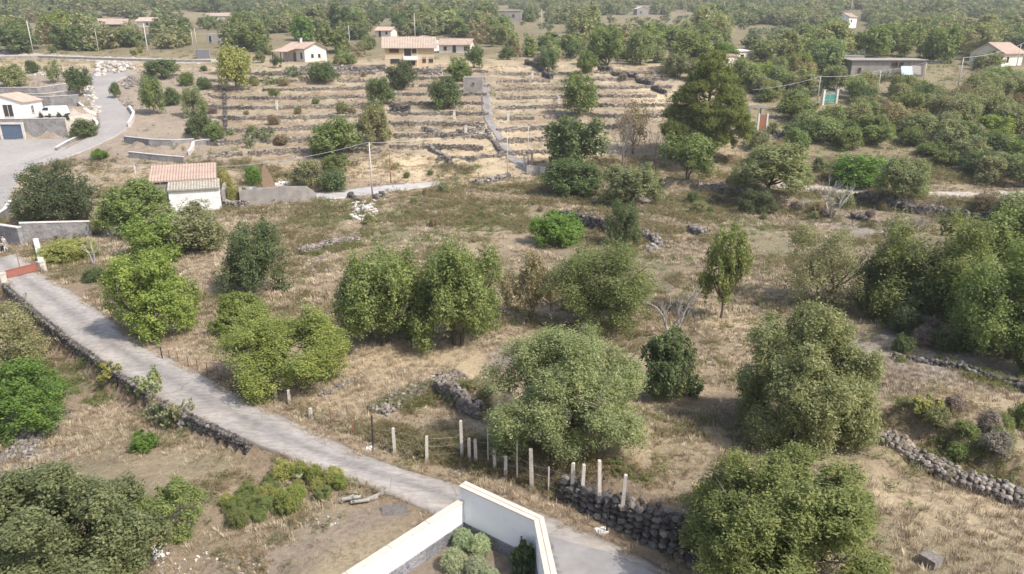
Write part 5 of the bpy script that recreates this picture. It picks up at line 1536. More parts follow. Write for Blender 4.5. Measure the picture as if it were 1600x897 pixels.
def opening(root, side, x, z, w_, h, kind, W, D, fr=None):
    """window or door on a wall; x along the wall from its left end as seen from outside"""
    rot = {'f': 0, 'r': R_(90), 'b': R_(180), 'l': R_(-90)}[side]
    org = {'f': (-W / 2, 0), 'r': (W / 2, 0), 'b': (W / 2, D), 'l': (-W / 2, D)}[side]
    dx, dy = {'f': (1, 0), 'r': (0, 1), 'b': (-1, 0), 'l': (0, -1)}[side]
    cx, cy = org[0] + dx * x, org[1] + dy * x
    fr = fr or M_WOODDARK
    f = MB(); t = .1
    f.box((0, -.02, h / 2 + t / 2), (w_ + 2 * t, .14, t)); f.box((0, -.03, -h / 2 - t / 2), (w_ + 2 * t + .1, .2, t))
    f.box((-w_ / 2 - t / 2, -.02, 0), (t, .14, h)); f.box((w_ / 2 + t / 2, -.02, 0), (t, .14, h))
    if kind == 'window': f.box((0, -.025, 0), (.06, .08, h))
    o = f.build('door' if kind == 'door' else 'window', fr, root, loc=(cx, cy, z), rz=rot)
    p = MB(); p.box((0, -.008, 0), (w_, .02, h))
    p.build('pane' if kind != 'shutter' else 'shutter', M_GLASS if kind in ('window', 'door', 'dark') else M_WOODDARK, o)
    return o
def house(pos, rz, W, D, h, label, wallm, roofm, roof='gable_x', rise=1.4, over=.45, ops=(), chimney=None, cat='house', name='house', rows=1, th=.1, frm=None, base=1.2):
    r = empty(name, pos, label, cat, rz=rz)
    b = MB()
    b.add([(-W / 2, 0, -base), (W / 2, 0, -base), (W / 2, D, -base), (-W / 2, D, -base), (-W / 2, 0, h), (W / 2, 0, h), (W / 2, D, h), (-W / 2, D, h)], [(0, 1, 5, 4), (1, 2, 6, 5), (2, 3, 7, 6), (3, 0, 4, 7)])
    rf = MB(); s = over
    if roof == 'gable_x':
        b.add([(W / 2, 0, h), (W / 2, D, h), (W / 2, D / 2, h + rise)], [(0, 1, 2)]); b.add([(-W / 2, 0, h), (-W / 2, D / 2, h + rise), (-W / 2, D, h)], [(0, 1, 2)])
        k = rise / (D / 2) * s
        tiles(rf, (-W / 2 - s, -s, h - k + .05), (W / 2 + s, -s, h - k + .05), (-W / 2 - s, D / 2, h + rise + .05), (W / 2 + s, D / 2, h + rise + .05), th=th, rows=rows)
        tiles(rf, (W / 2 + s, D + s, h - k + .05), (-W / 2 - s, D + s, h - k + .05), (W / 2 + s, D / 2, h + rise + .05), (-W / 2 - s, D / 2, h + rise + .05), th=th, rows=rows)
    elif roof == 'gable_y':
        b.add([(-W / 2, 0, h), (W / 2, 0, h), (0, 0, h + rise)], [(0, 1, 2)]); b.add([(-W / 2, D, h), (0, D, h + rise), (W / 2, D, h)], [(0, 1, 2)])
        k = rise / (W / 2) * s
        tiles(rf, (-W / 2 - s, D + s, h - k + .05), (-W / 2 - s, -s, h - k + .05), (0, D + s, h + rise + .05), (0, -s, h + rise + .05), th=th, rows=rows)
        tiles(rf, (W / 2 + s, -s, h - k + .05), (W / 2 + s, D + s, h - k + .05), (0, -s, h + rise + .05), (0, D + s, h + rise + .05), th=th, rows=rows)
    elif roof == 'shed':      # rises to the back
        b.add([(W / 2, 0, h), (W / 2, D, h), (W / 2, D, h + rise)], [(0, 1, 2)]); b.add([(-W / 2, 0, h), (-W / 2, D, h + rise), (-W / 2, D, h)], [(0, 1, 2)])
        b.add([(-W / 2, D, h), (W / 2, D, h), (W / 2, D, h + rise), (-W / 2, D, h + rise)], [(0, 1, 2, 3)])
        k = rise / D * s
        tiles(rf, (-W / 2 - s, -s, h - k + .04), (W / 2 + s, -s, h - k + .04), (-W / 2 - s, D + s * .3, h + rise + k * .3 + .04), (W / 2 + s, D + s * .3, h + rise + k * .3 + .04), th=th, rows=rows)
    else:
        slab(rf, [(-W / 2 - s, -s, h + th + .002), (W / 2 + s, -s, h + th + .002), (W / 2 + s, D + s, h + rise + th), (-W / 2 - s, D + s, h + rise + th)], th)
        if rise: b.add([(W / 2, 0, h), (W / 2, D, h), (W / 2, D, h + rise)], [(0, 1, 2)]); b.add([(-W / 2, 0, h), (-W / 2, D, h + rise), (-W / 2, D, h)], [(0, 1, 2)]); b.add([(-W / 2, D, h), (W / 2, D, h), (W / 2, D, h + rise), (-W / 2, D, h + rise)], [(0, 1, 2, 3)])
    b.build('wall', wallm, r)
    ro = rf.build('roof', roofm, r)
    if chimney:
        x, y, z, hh = chimney
        c = MB(); c.box((x, y, z + hh / 2), (.55, .55, hh)); c.box((x, y, z + hh + .06), (.75, .75, .12))
        c.build('chimney', M_CREAM, ro)
    for op in ops:
        opening(r, *op, W, D, frm)
    return r

# two-storey ochre house
def ochre_house():
    p = G(638, 107.5); k = mpp(p)
    W, h = 75.5 * k, 33 * k
    q = k / 4     # metres per pixel of the enlarged view
    def X(a): return (a - 612) * q
    def Z(a): return (430 - a) * q
    r = house(Vector((p.x + (640.9 - 638) * k, p.y, p.z)), R_(7), W, 8.5, h, "two-storey ochre house with a long tiled roof and a central balcony", M_OCHRE, M_TILE_B, 'gable_x', 2.3, .8,
              ops=[('f', X(669), Z(321), 2.2, .9, 'shutter'), ('f', X(672), Z(384), 2.1, .95, 'window'), ('f', X(752), Z(330), 1.5, 1.7, 'door'), ('f', X(793), Z(322), .9, 1.0, 'window'), ('f', X(768), Z(392), 2.1, 1.15, 'dark'), ('f', X(852), Z(378), .7, 1.0, 'window'), ('f', X(894), Z(378), .9, 1.0, 'window'), ('r', 3.0, 4.2, .9, 1.1, 'window')], base=2)
    bx = (725 + 810) / 2; cx = -W / 2 + X(bx); zz = Z(376)
    b = MB(); b.box((cx, -.65, zz), (X(810) - X(725), 1.3, .22))
    bo = b.build('balcony', M_CREAM, r)
    l = MB(); wv = X(810) - X(725)
    l.box((cx, -1.27, zz + .48), (wv, .06, .76)); l.box((cx - wv / 2 + .03, -.63, zz + .48), (.06, 1.2, .76)); l.box((cx + wv / 2 - .03, -.63, zz + .48), (.06, 1.2, .76))
    l.build('parapet', M_WHITE, bo)
    for sx in (-1, 1):
        m = MB(); m.box((cx + sx * wv * .5, .05, h / 2 - .3), (.22, .3, h - .6)); m.build('pilaster', M_CREAM, r)
    st = MB(); st.box((0, -.02, h * .47), (W + .04, .08, .16)); st.build('string_course', M_CREAM, r)
ochre_house()
# gabled cottage
def cottage():
    p = G(477, 97)
    k = mpp(p)
    W, D, h = 11.0, 7.0, 3.6
    rz = R_(-42)
    # corner (W/2, 0) must stand at the photo point
    off = Matrix.Rotation(rz, 3, 'Z') @ Vector((W / 2, 0, 0))
    r = house(p - off, rz, W, D, h, "cream gabled cottage with a faded tiled roof, chimney and a small porch", M_CREAM, M_TILE, 'gable_x', 1.5, .55,
              ops=[('r', 2.4, 1.6, .55, .8, 'window'), ('r', 4.6, 1.6, .55, .8, 'window'), ('f', 9.4, 1.6, .7, 1.5, 'window'), ('f', 6.0, 1.2, 1.0, 2.2, 'door')], chimney=(-1.2, 3.4, h + .9, 1.7), base=2)
    b = MB()
    tiles(b, (-W / 2 - .8, -3.4, h - .95), (2.0, -3.4, h - .95), (-W / 2 - .8, -.5, h - .12), (2.0, -.5, h - .12))
    pr = b.build('porch_roof', M_TILE, r)
    for x in (-W / 2 - .4, -1.6, 1.7):
        m = MB(); m.box((x, -3.1, (h - .95) / 2 - .3), (.22, .22, h - .95 + .6)); m.build('porch_pillar', M_WOODDARK, r)
cottage()
def at(u, v): return G(u, v)
house(at(599, 58), R_(-20), 7, 5, 2.6, "tiny hut with an orange-red tiled roof in the wood above the ochre house", M_CREAM, M_TILE_O, 'gable_x', 1.2, .5, [('f', 2.0, 1.2, .8, 1.9, 'door'), ('f', 5, 1.5, .7, .8, 'window')])
house(at(668, 80), R_(25), 8, 6, 3.6, "small white house with a low tiled lean-to behind the ochre house", M_WHITE, M_TILE, 'gable_y', 1.1, .2, [('f', 2.4, 1.7, .6, .8, 'window'), ('f', 4.8, 1.7, .6, .8, 'window'), ('l', 2, 1.7, .7, .8, 'window')])
house(at(655, 80) + Vector((-1.5, -1, 0)), R_(10), 5, 4, 2.2, "low white lean-to with grey tiles left of the small white house", M_OLDWHITE, M_TILE_G, 'shed', .9, .3, [('f', 2.4, 1.1, .8, .8, 'window')], name='lean_to', cat='outbuilding')
house(at(710, 82), R_(-12), 10, 6, 2.5, "long low house with a brownish tiled roof half hidden by a yellow bush", M_CREAM, M_TILE, 'gable_x', 1.6, .6, [('f', 8.6, 1.2, .7, 1.0, 'window'), ('f', 2, 1.2, .8, 1.0, 'window'), ('f', 5, 1.0, .9, 2.0, 'door')])
T((693, 58, 722, 80), 'round', 'yellow', "yellow-green bush hiding the middle of the long low house", .0, name='bush', cat='bush', trunk=False)
house(at(739, 145), R_(-3), 4.2, 3.2, 3.1, "little flat-roofed grey stone hut at the top of the hillside path", M_RUIN, M_RUIN, 'flat', .1, .02, [('f', 2.2, 1.9, .4, .4, 'dark')], name='stone_hut', cat='hut', frm=M_RUIN)
house(at(795, 33), R_(-5), 13, 8, 5.0, "far flat-roofed grey ruin with a red-brown opening in the wood", M_RUIN, M_CAP, 'flat', .3, .3, [('f', 3.4, 2.2, 1.4, 2.6, 'shutter'), ('f', 9, 2.6, 1.0, 1.2, 'dark')], base=3)
house(at(1004, 24), R_(14), 9, 7, 4.4, "far grey stone barn with twin gables in the wood", M_RUIN, M_PALESTONE, 'gable_y', 1.8, .2, [('f', 3, 2.0, 1.0, 1.4, 'dark')], name='barn', cat='barn', base=3)
house(at(1331, 44), R_(42), 9, 7, 5.4, "far white house with a faded pinkish tiled roof on the right", M_WHITE, M_TILE, 'gable_x', 1.8, .5, [('f', 3, 3.4, 1.0, 1.2, 'dark'), ('l', 3, 3.4, .9, 1.1, 'dark')], base=3)
def long_shed():
    p = at(1385, 121); k = mpp(p); W = 112 * k
    r = house(Vector((p.x, p.y, p.z)), R_(-2), W, 6.5, 3.9, "long low shed with a grey sheet roof and a pale hanging sheet", M_RUIN, M_PALESTONE, 'flat', .35, .55, [('f', 2.0, 1.6, .6, 1.0, 'dark'), ('f', W * .62, 2.9, 2.6, .8, 'dark')], name='shed', cat='shed', base=2)
    b = MB(); b.box((W * .23, -1.2, 1.6), (2.6, .08, 2.3), 0, -.5); b.build('glazed_panel', M_TARP, r)
    b = MB(); b.box((W * .36, -1.0, 1.7), (2.2, .08, 2.2), 0, -.45); b.build('white_sheet', M_PALESTONE, r)
    for x in (.12, .30, .46):
        m = MB(); m.box((W * x, -.5, 1.7), (.14, .14, 4.2)); m.build('post', M_POLEWOOD, r)
long_shed()
house(at(1330, 107), R_(8), 6.5, 4, 3.0, "small grey stone outbuilding at the left end of the long low shed", M_RUIN, M_RUIN, 'flat', .1, .05, [('f', 1.8, 1.8, .6, 1.2, 'dark'), ('f', 4.8, 1.8, .6, 1.2, 'dark')], name='outbuilding', cat='outbuilding')
house(at(1580, 103), R_(35), 12, 8, 3.4, "house with a wide faded orange tiled roof at the right edge", M_CREAM, M_TILE_O, 'gable_x', 2.4, .7, [('r', 3, 1.6, 1, 1.2, 'dark'), ('f', 3, 1.6, 1, 1.2, 'window')], base=2)
house(at(1135, 104), R_(20), 6, 5, 2.6, "low hut with a pale pinkish roof just right of the big pine's tip", M_CREAM, M_TILE, 'shed', 1.0, .3, [('f', 3, 1.3, .8, .9, 'dark')], name='hut', cat='hut')
house(at(1160, 96), R_(20), 6.5, 5, 2.6, "low hut with a pale flat roof behind the pinkish one", M_CREAM, M_COPING, 'flat', .6, .3, [('f', 3, 1.3, .8, .9, 'dark')], name='hut', cat='hut')
house(at(177, 48), R_(18), 11, 8, 3.2, "dark timber chalet with a pale pyramid-like roof at the upper left", M_WOODDARK, M_TILE, 'gable_x', 2.0, 1.0, [('f', 4, 1.4, 1.4, 1.3, 'window')], base=3)
house(at(228, 42), R_(-10), 10, 7, 3.0, "chalet with an orange roof half behind a round tree at the upper left", M_CREAM, M_TILE_O, 'gable_x', 1.8, .7, [('f', 6, 1.4, 1.2, 1.2, 'window')], base=3)
house(at(340, 32), R_(0), 14, 8, 3.0, "far pale roof alone in the wood at the upper left", M_CREAM, M_TILE, 'gable_x', 1.8, .7, [('f', 6, 1.4, 1.2, 1.2, 'window')], base=3)
house(at(334, 68), R_(-8), 5.0, 4, 3.2, "pale roofless stone ruin with a portal beside the two thin poles", M_PALESTONE, M_PALESTONE, 'flat', .1, .0, [('f', 1.4, 1.5, 1.0, 2.2, 'dark')], name='ruin', cat='ruin', frm=M_CAP)
def container():
    p = at(318, 91); r = empty('container', p, "grey container-like box with a pale side by the upper road", 'container', rz=R_(25))
    b = MB(); b.box((0, 1, 1.2), (3.6, 2.2, 2.4)); b.build('body', plain("grey_sheet_metal", (.14, .145, .16), .6), r)
    b = MB(); b.box((1.83, 1, 1.2), (.05, 2.1, 2.2)); b.build('side_panel', M_CAP, r)
    b = MB(); b.box((0, 1, 2.44), (3.7, 2.3, .08)); b.build('lid', M_PALESTONE, r)
container()
def white_cottage():
    a = STEPS[0][0]
    y = float(a[1][1]) + 1.6
    d = ray(16, 190); x = d[0] / d[1] * y
    r = house(Vector((x - 1.2, y, 7.5)), R_(8), 7.4, 7, 2.9, "white cottage with a gable and an orange tiled roof above the garage wall", M_WHITE, M_TILE_O, 'gable_y', 1.3, .25, [('f', 4.9, 1.5, 1.5, 2.0, 'window'), ('r', 3, 1.5, .9, 1.2, 'window')], frm=M_CAP)
white_cottage()
# shed with the two roofs beside the lane
def tiled_shed():
    fl, fr = at(268, 334), at(347, 327)      # foot of the white front wall
    fl, fr = Vector(fl), Vector(fr)
    t = fr - fl; t.z = 0; W = t.length; rz = math.atan2(t.y, t.x)
    mid = (fl + fr) / 2; mid.z = min(fl.z, fr.z)
    k = mpp(mid)
    r = empty('shed', mid, "old shed with orange tiled roof, grey tiled lean-to and stained white wall", 'shed', rz=rz)
    h = 3.0; D1 = 2.6; D2 = 5.0
    b = MB(); b.box((0, D1 / 2, h / 2 - .3), (W, D1, h + .6))
    b.add([(-W / 2, 0, h), (-W / 2, D1, h), (-W / 2, D1, h + .5), (W / 2, 0, h), (W / 2, D1, h), (W / 2, D1, h + .5)], [(0, 2, 1), (3, 4, 5)])
    b.build('front_wall', M_OLDWHITE, r)
    W2 = W * 1.28; ox = -W * .22
    b = MB(); b.box((ox, D1 + D2 / 2, (h + .5) / 2 - .3), (W2, D2, h + .9))
    b.add([(ox + W2 / 2, D1, h + .3), (ox + W2 / 2, D1 + D2, h + .3), (ox + W2 / 2, D1 + D2, h + 1.7)], [(0, 1, 2)])
    b.add([(ox - W2 / 2, D1, h + .3), (ox - W2 / 2, D1 + D2, h + 1.7), (ox - W2 / 2, D1 + D2, h + .3)], [(0, 1, 2)])
    b.add([(ox - W2 / 2, D1 + D2, h + .3), (ox + W2 / 2, D1 + D2, h + .3), (ox + W2 / 2, D1 + D2, h + 1.7), (ox - W2 / 2, D1 + D2, h + 1.7)], [(0, 1, 2, 3)])
    b.build('rear_wall', M_RUIN, r)
    b = MB(); tiles(b, (-W / 2 - .1, -.3, h - .05), (W / 2 + .1, -.3, h - .05), (-W / 2 - .1, D1 + .1, h + .62), (W / 2 + .1, D1 + .1, h + .62), pitch=.34, amp=.05, rows=6)
    b.build('lean_to_roof', M_TILE_G, r)
    b = MB(); tiles(b, (ox - W2 / 2 - .2, D1 - .25, h + .72), (ox + W2 / 2 + .2, D1 - .25, h + .72), (ox - W2 / 2 - .2, D1 + D2 + .2, h + 1.95), (ox + W2 / 2 + .2, D1 + D2 + .2, h + 1.95), pitch=.34, amp=.05, rows=5)
    b.build('roof', M_TILE_O, r)
tiled_shed()
# ruined walls right of the shed
def ruin_wall(px, h, th, label, m=None, hs=None):
    return capped(px, h, th, label, m=m or M_RUIN, cap=0, hs=hs, name='ruined_wall')
ruin_wall([(352, 324), (354, 312)], 2.3, .4, "reddish ruined jamb wall right of the white shed wall")
ruin_wall([(380, 324), (440, 318), (482, 314), (494, 312)], 2.0, .45, "long roofless grey plaster wall beside the overgrown doorway", hs=[2.2, 2.3, 2.0, .9])
ruin_wall([(379, 325), (378, 316)], 2.1, .4, "end wall of the roofless ruin, facing the overgrown doorway")
b_ = MB(); p_ = at(421, 299); b_.add([(-.9, 0, -.3), (.9, 0, -.3), (.7, 0, 1.6), (-.35, 0, 4.0), (-.7, 0, 3.4), (-.9, .4, -.3), (.9, .4, -.3), (.7, .4, 1.6), (-.35, .4, 4.0), (-.7, .4, 3.4)], [(0, 1, 2, 3, 4), (9, 8, 7, 6, 5), (0, 5, 6, 1), (1, 6, 7, 2), (2, 7, 8, 3), (3, 8, 9, 4), (4, 9, 5, 0)])
b_.build('ruined_gable', M_POLEWOOD, loc=p_, rz=.3, label="tall pointed brown remnant of a ruined gable", cat='ruin')
T((352, 290, 378, 322), 'bush', 'yellow', "yellow-green growth filling the ruined doorway", .0, name='bush', cat='bush', trunk=False, amax=1.2)
# gate blocks at the foot of the path, small grey ruin right of the pine
def block(px, w_, d, h, label, m, name='gate_post', cat='gate post', rz=0):
    p = at(*px); b = MB(); b.box((0, 0, h / 2 - .1), (w_, d, h + .2)); b.box((0, 0, h + .04), (w_ + .1, d + .1, .08))
    b.build(name, m, loc=p, rz=rz, label=label, cat=cat)
block((819, 262), .35, .35, 2.2, "slim pale gate post at the foot of the hillside path, left one", M_CAP)
block((831, 262), .35, .35, 2.4, "brown-edged gate post at the foot of the hillside path, right one", M_COPING2)
block((836, 272), 2.6, .4, 1.2, "low pale wall block right under the two gate posts", M_PALESTONE, 'wall_block', 'wall')
block((848, 274), .8, .8, 1.2, "square white box at the end of the low pale wall block", M_CAP, 'meter_box', 'box')
def pine_ruin():
    p = at(1190, 203); r = empty('ruined_portal', p, "small grey roofless ruin with a rusty door right of the big pine", 'ruin', rz=R_(12))
    b = MB(); b.box((-1.6, 2.6, 1.8), (.5, .5, 4.2)); b.box((1.2, 2.6, 1.8), (.5, .5, 4.2)); b.box((-.2, 2.6, 3.9), (3.6, .6, .5)); b.build('stone_frame', M_RUIN, r)
    b = MB(); b.box((0, 0, 1.35), (1.3, .1, 2.7)); b.build('rusty_door', M_RUSTPOLE, r)
    b = MB(); b.box((-.85, 0, 1.4), (.3, .3, 3.0)); b.box((.85, 0, 1.4), (.3, .3, 3.0)); b.build('door_pillar', M_CAP, r)
    b = MB(); b.box((-4.5, 1.5, .3), (5, 2.4, .3), .2, 0, .05); b.build('fallen_slab', M_PALESTONE, r)
pine_ruin()
def green_gate():
    p = at(1285, 164); q = at(1305, 161)
    t = q - p; W = Vector(t[:2]).length; rz = math.atan2(t.y, t.x)
    r = empty('field_gate', p, "green two-leaf metal gate between white pillars at the edge of the thicket", 'gate', rz=rz)
    for i in range(2):
        b = MB(); c = W * (.27 + .46 * i)
        b.box((c, 0, 1.3), (W * .42, .05, 1.4)); l = b.build('leaf', M_GREENGATE, r)
        f = MB()
        for z in (.35, .9, 2.05): f.box((c, -.04, z), (W * .45, .06, .1))
        f.box((c - W * .21, -.04, 1.2), (.08, .06, 1.8)); f.box((c + W * .21, -.04, 1.2), (.08, .06, 1.8))
        f.build('bars', plain("pale_green_paint", (.25, .45, .38), .5), l)
    for x in (-.1, W + .1):
        b = MB(); b.box((x, 0, 1.3), (.5, .5, 3.2)); b.box((x, 0, 2.95), (.6, .6, .1)); b.build('pillar', M_CAP, r)
green_gate()
def terrace_pillars():
    for u, v, lb in ((709, 168, "lowest but two"), (710, 186, "lowest but one"), (728, 211, "at the curved wall"), (832, 122, "left of the egg-shaped tree"), (873, 163, "under the egg-shaped tree"), (433, 170, "among the left terraces"), (794, 188, "just right of the path")):
        block((u, v), .45, .45, 1.5, f"small white stone pillar of the old pergola on the terraces, {lb}", M_CAP, 'stone_pillar', 'pillar')
terrace_pillars()
house(at(345, 402) , 0, 1.2, .8, .4, "low grey stone block in the dry grass", M_RUIN, M_PALESTONE, 'flat', 0, .05, (), name='stone_block', cat='stone') if False else None

# ================================================================== van, person
def van():
    a = STEPS[0][0]; y = float(a[1][1]) + 4.2
    d = ray(84, 186); x = d[0] / d[1] * y
    r = empty('van', (x, y, float(H(x, y)) + .06), "small white panel van parked in the upper yard behind the little conifers", 'van', rz=R_(3))
    # body outline in side view (x forward to the left)
    pr = [(-2.5, .35), (-2.5, .95), (-2.25, 1.12), (-1.55, 1.25), (-.85, 1.85), (-.55, 1.93), (2.2, 1.95), (2.42, 1.8), (2.5, 1.0), (2.5, .35)]
    wds = [.86, .92, .9, .9, .8, .78, .78, .8, .92, .86]
    vs = []; n = len(pr)
    for s in (-1, 1):
        for (px, pz), w_ in zip(pr, wds): vs.append((px, s * w_, pz))
    fs = [tuple(range(n))[::-1], tuple(range(n, 2 * n))] + [(i, (i + 1) % n, n + (i + 1) % n, n + i) for i in range(n)]
    fs = [f if k > 1 else f for k, f in enumerate(fs)]
    MB().add(vs, fs).build('body', M_VANW, r)
    b = MB(); b.add([(-1.52, -.80, 1.29), (-.9, -.72, 1.84), (-.9, .72, 1.84), (-1.52, .80, 1.29)], [(0, 1, 2, 3)])
    b.v = [(x_ - .03, y_, z_ + .02) for x_, y_, z_ in b.v]; b.build('windscreen', M_GLASS, r)
    for s in (-1, 1):
        b = MB(); b.add([(-1.3, s * .915, 1.25), (-.15, s * .905, 1.25), (-.15, s * .835, 1.75), (-.85, s * .835, 1.75)], [(0, 1, 2, 3)]); b.build('side_window', M_GLASS, r)
        for wx in (-1.6, 1.6):
            w_ = MB(); w_.tube([(wx, s * .72, .33), (wx, s * .95, .33)], .33, 14)
            wh = w_.build('wheel', M_RUBBER, r)
            h_ = MB(); h_.tube([(wx, s * .94, .33), (wx, s * .965, .33)], .18, 10); h_.build('rim', M_WIRE, wh)
        b = MB(); b.box((-2.44, s * .66, .85), (.14, .3, .18)); b.build('headlight', M_CAP, r)
    b = MB(); b.box((-2.5, 0, .5), (.12, 1.7, .24)); b.box((2.5, 0, .5), (.12, 1.7, .24)); b.build('bumper', M_BLACK, r)
van()
def skin(name, nodes, edges, m, parent, sub=2):
    me = bpy.data.meshes.new(name); me.from_pydata([n[0] for n in nodes], edges, [])
    me.materials.append(m)
    o = put(name, me, parent)
    md = o.modifiers.new('skin', 'SKIN'); md.use_smooth_shade = True
    for i, nn in enumerate(nodes):
        rr = nn[1]; rr = rr if isinstance(rr, tuple) else (rr, rr)
        me.skin_vertices[0].data[i].radius = rr
    me.skin_vertices[0].data[0].use_root = True
    s = o.modifiers.new('sub', 'SUBSURF'); s.levels = s.render_levels = sub
    return o
def person():
    p = G(10, 394)
    r = empty('person', p, "person in pale T-shirt and light trousers walking past the grey stone wall", 'person', rz=R_(-25))
    # facing -Y; left foot forward
    nd = [((0, 0, .95), (.15, .11)), ((0, -.01, 1.12), (.135, .10)), ((0, -.02, 1.32), (.17, .11)), ((0, -.02, 1.44), (.09, .07)), ((0, -.03, 1.52), .05), ((0, -.05, 1.60), (.075, .085)), ((0, -.055, 1.69), (.078, .09)),
          ((.09, 0, .88), .095), ((.10, -.14, .50), .062), ((.10, -.18, .10), .042), ((.10, -.30, .05), (.04, .03)),
          ((-.09, 0, .88), .095), ((-.10, .06, .50), .062), ((-.10, .24, .13), .042), ((-.10, .15, .05), (.04, .03)),
          ((.19, -.02, 1.38), .06), ((.24, .03, 1.12), .042), ((.24, -.10, .90), .032), ((.24, -.13, .84), .03),
          ((-.19, -.02, 1.38), .06), ((-.25, -.04, 1.12), .042), ((-.26, -.06, .88), .032), ((-.26, -.07, .80), .03)]
    ed = [(0, 1), (1, 2), (2, 3), (3, 4), (4, 5), (5, 6), (0, 7), (7, 8), (8, 9), (9, 10), (0, 11), (11, 12), (12, 13), (13, 14), (2, 15), (15, 16), (16, 17), (17, 18), (2, 19), (19, 20), (20, 21), (21, 22)]
    skin('body', nd, ed, M_SKIN, r)
    skin('shirt', [((0, -.005, 1.0), (.165, .13)), ((0, -.01, 1.14), (.155, .12)), ((0, -.02, 1.34), (.185, .125)), ((0, -.02, 1.43), (.10, .08)), ((.20, -.02, 1.38), .075), ((.235, .01, 1.22), .06), ((-.20, -.02, 1.38), .075), ((-.24, -.03, 1.22), .06)], [(0, 1), (1, 2), (2, 3), (2, 4), (4, 5), (2, 6), (6, 7)], M_SHIRT, r)
    skin('trousers', [((0, 0, .97), (.16, .125)), ((.09, 0, .87), .108), ((.10, -.14, .50), .078), ((.10, -.18, .14), .062), ((-.09, 0, .87), .108), ((-.10, .06, .50), .078), ((-.10, .235, .17), .062)], [(0, 1), (1, 2), (2, 3), (0, 4), (4, 5), (5, 6)], M_TROUS, r)
    b = MB(); 
    vs = []
    for v in ICO_V: vs.append((v.x * .095, -.045 + v.y * .11, 1.715 + v.z * .085))
    b.add(vs, ICO_F).build('hair', M_HAIR, r, True)
    f = MB()
    for sx in (-.03, .03): f.box((sx, -.145, 1.655), (.018, .01, .012))
    f.build('eye', M_HAIR, r)
    f = MB(); f.add([(-.015, -.14, 1.62), (.015, -.14, 1.62), (0, -.17, 1.625), (0, -.14, 1.66)], [(0, 2, 3), (2, 1, 3), (0, 1, 2)]); f.box((0, -.138, 1.592), (.05, .01, .01)); f.build('nose', M_SKIN, r)
    for (x, y, z) in ((.24, -.14, .80), (-.26, -.08, .76)):
        h = MB()
        for i in range(4):
            a = (i - 1.5) * .018
            h.tube([(x, y + a, z + .01), (x, y + a - .005, z - .04), (x * .98, y + a - .01, z - .075 + abs(i - 1.5) * .008)], [.01, .009, .007], 5)
        h.tube([(x, y - .035, z + .03), (x * .96, y - .06, z), (x * .95, y - .06, z - .02)], [.011, .01, .008], 5)
        h.build('hand', M_SKIN, r)
    for sx, y in ((.10, -.24), (-.10, .16)):
        s = MB(); s.box((sx, y, .045), (.095, .27, .09), 0, 0, .06); s.build('shoe', M_BLACK, r)
    w_ = r.location + Matrix.Rotation(r.rotation_euler.z, 3, 'Z') @ Vector((-.27, -.08, .42))
    b = MB(); b.box((0, 0, 0), (.18, .42, .40), 0, 0, .05); bb = b.build('bag', M_BLACK, loc=w_, rz=R_(-25), label="dark bag hanging from the walking person's hand", cat='bag')
    h = MB(); h.tube([(0, -.1, .19), (0, -.05, .34), (0, .05, .34), (0, .1, .19)], .012, 5); h.build('strap', M_BLACK, bb)
person()

# ================================================================== ground cover and far woods (countless: instanced)
HID = {}
def source(name, meshes):
    if name not in HID:
        col = bpy.data.collections.new(name)
        for i, me in enumerate(meshes):
            o = bpy.data.objects.new(name + "_piece", me); col.objects.link(o)
        HID[name] = col
    return HID[name]
def scatter(name, X, Y, S, meshes, srcname, lean=.0, up=0.0, zs=None):
    n = len(X)
    Z = H(X, Y) + up
    me = bpy.data.meshes.new(name)
    me.vertices.add(n); me.vertices.foreach_set('co', np.stack([X, Y, Z], -1).astype(np.float32).ravel())
    a = me.attributes.new('scl', 'FLOAT_VECTOR', 'POINT'); zz = S if zs is None else zs
    a.data.foreach_set('vector', np.stack([S, S, zz], -1).astype(np.float32).ravel())
    g = np.random.default_rng(len(name) + n)
    a = me.attributes.new('rot', 'FLOAT_VECTOR', 'POINT')
    a.data.foreach_set('vector', np.stack([g.normal(size=n) * lean, g.normal(size=n) * lean, g.uniform(0, 6.283, n)], -1).astype(np.float32).ravel())
    a = me.attributes.new('pick', 'INT', 'POINT'); a.data.foreach_set('value', g.integers(0, len(meshes), n).astype(np.int32))
    o = put(name, me, kind='stuff')
    ng = bpy.data.node_groups.new(name, 'GeometryNodeTree')
    ng.interface.new_socket('Geometry', in_out='INPUT', socket_type='NodeSocketGeometry'); ng.interface.new_socket('Geometry', in_out='OUTPUT', socket_type='NodeSocketGeometry')
    A = ng.nodes.new
    i = A('NodeGroupInput'); u = A('NodeGroupOutput'); ip = A('GeometryNodeInstanceOnPoints'); ci = A('GeometryNodeCollectionInfo')
    ci.inputs['Collection'].default_value = source(srcname, meshes); ci.inputs['Separate Children'].default_value = True; ci.inputs['Reset Children'].default_value = True
    L = ng.links.new
    def attr(nm, ty):
        q = A('GeometryNodeInputNamedAttribute'); q.data_type = ty; q.inputs['Name'].default_value = nm
        return q.outputs['Attribute']
    L(i.outputs[0], ip.inputs['Points']); L(ci.outputs[0], ip.inputs['Instance']); ip.inputs['Pick Instance'].default_value = True
    L(attr('pick', 'INT'), ip.inputs['Instance Index']); L(attr('scl', 'FLOAT_VECTOR'), ip.inputs['Scale'])
    er = A('FunctionNodeEulerToRotation'); L(attr('rot', 'FLOAT_VECTOR'), er.inputs[0]); L(er.outputs[0], ip.inputs['Rotation'])
    L(ip.outputs[0], u.inputs[0])
    m = o.modifiers.new('scatter', 'NODES'); m.node_group = ng
    return o
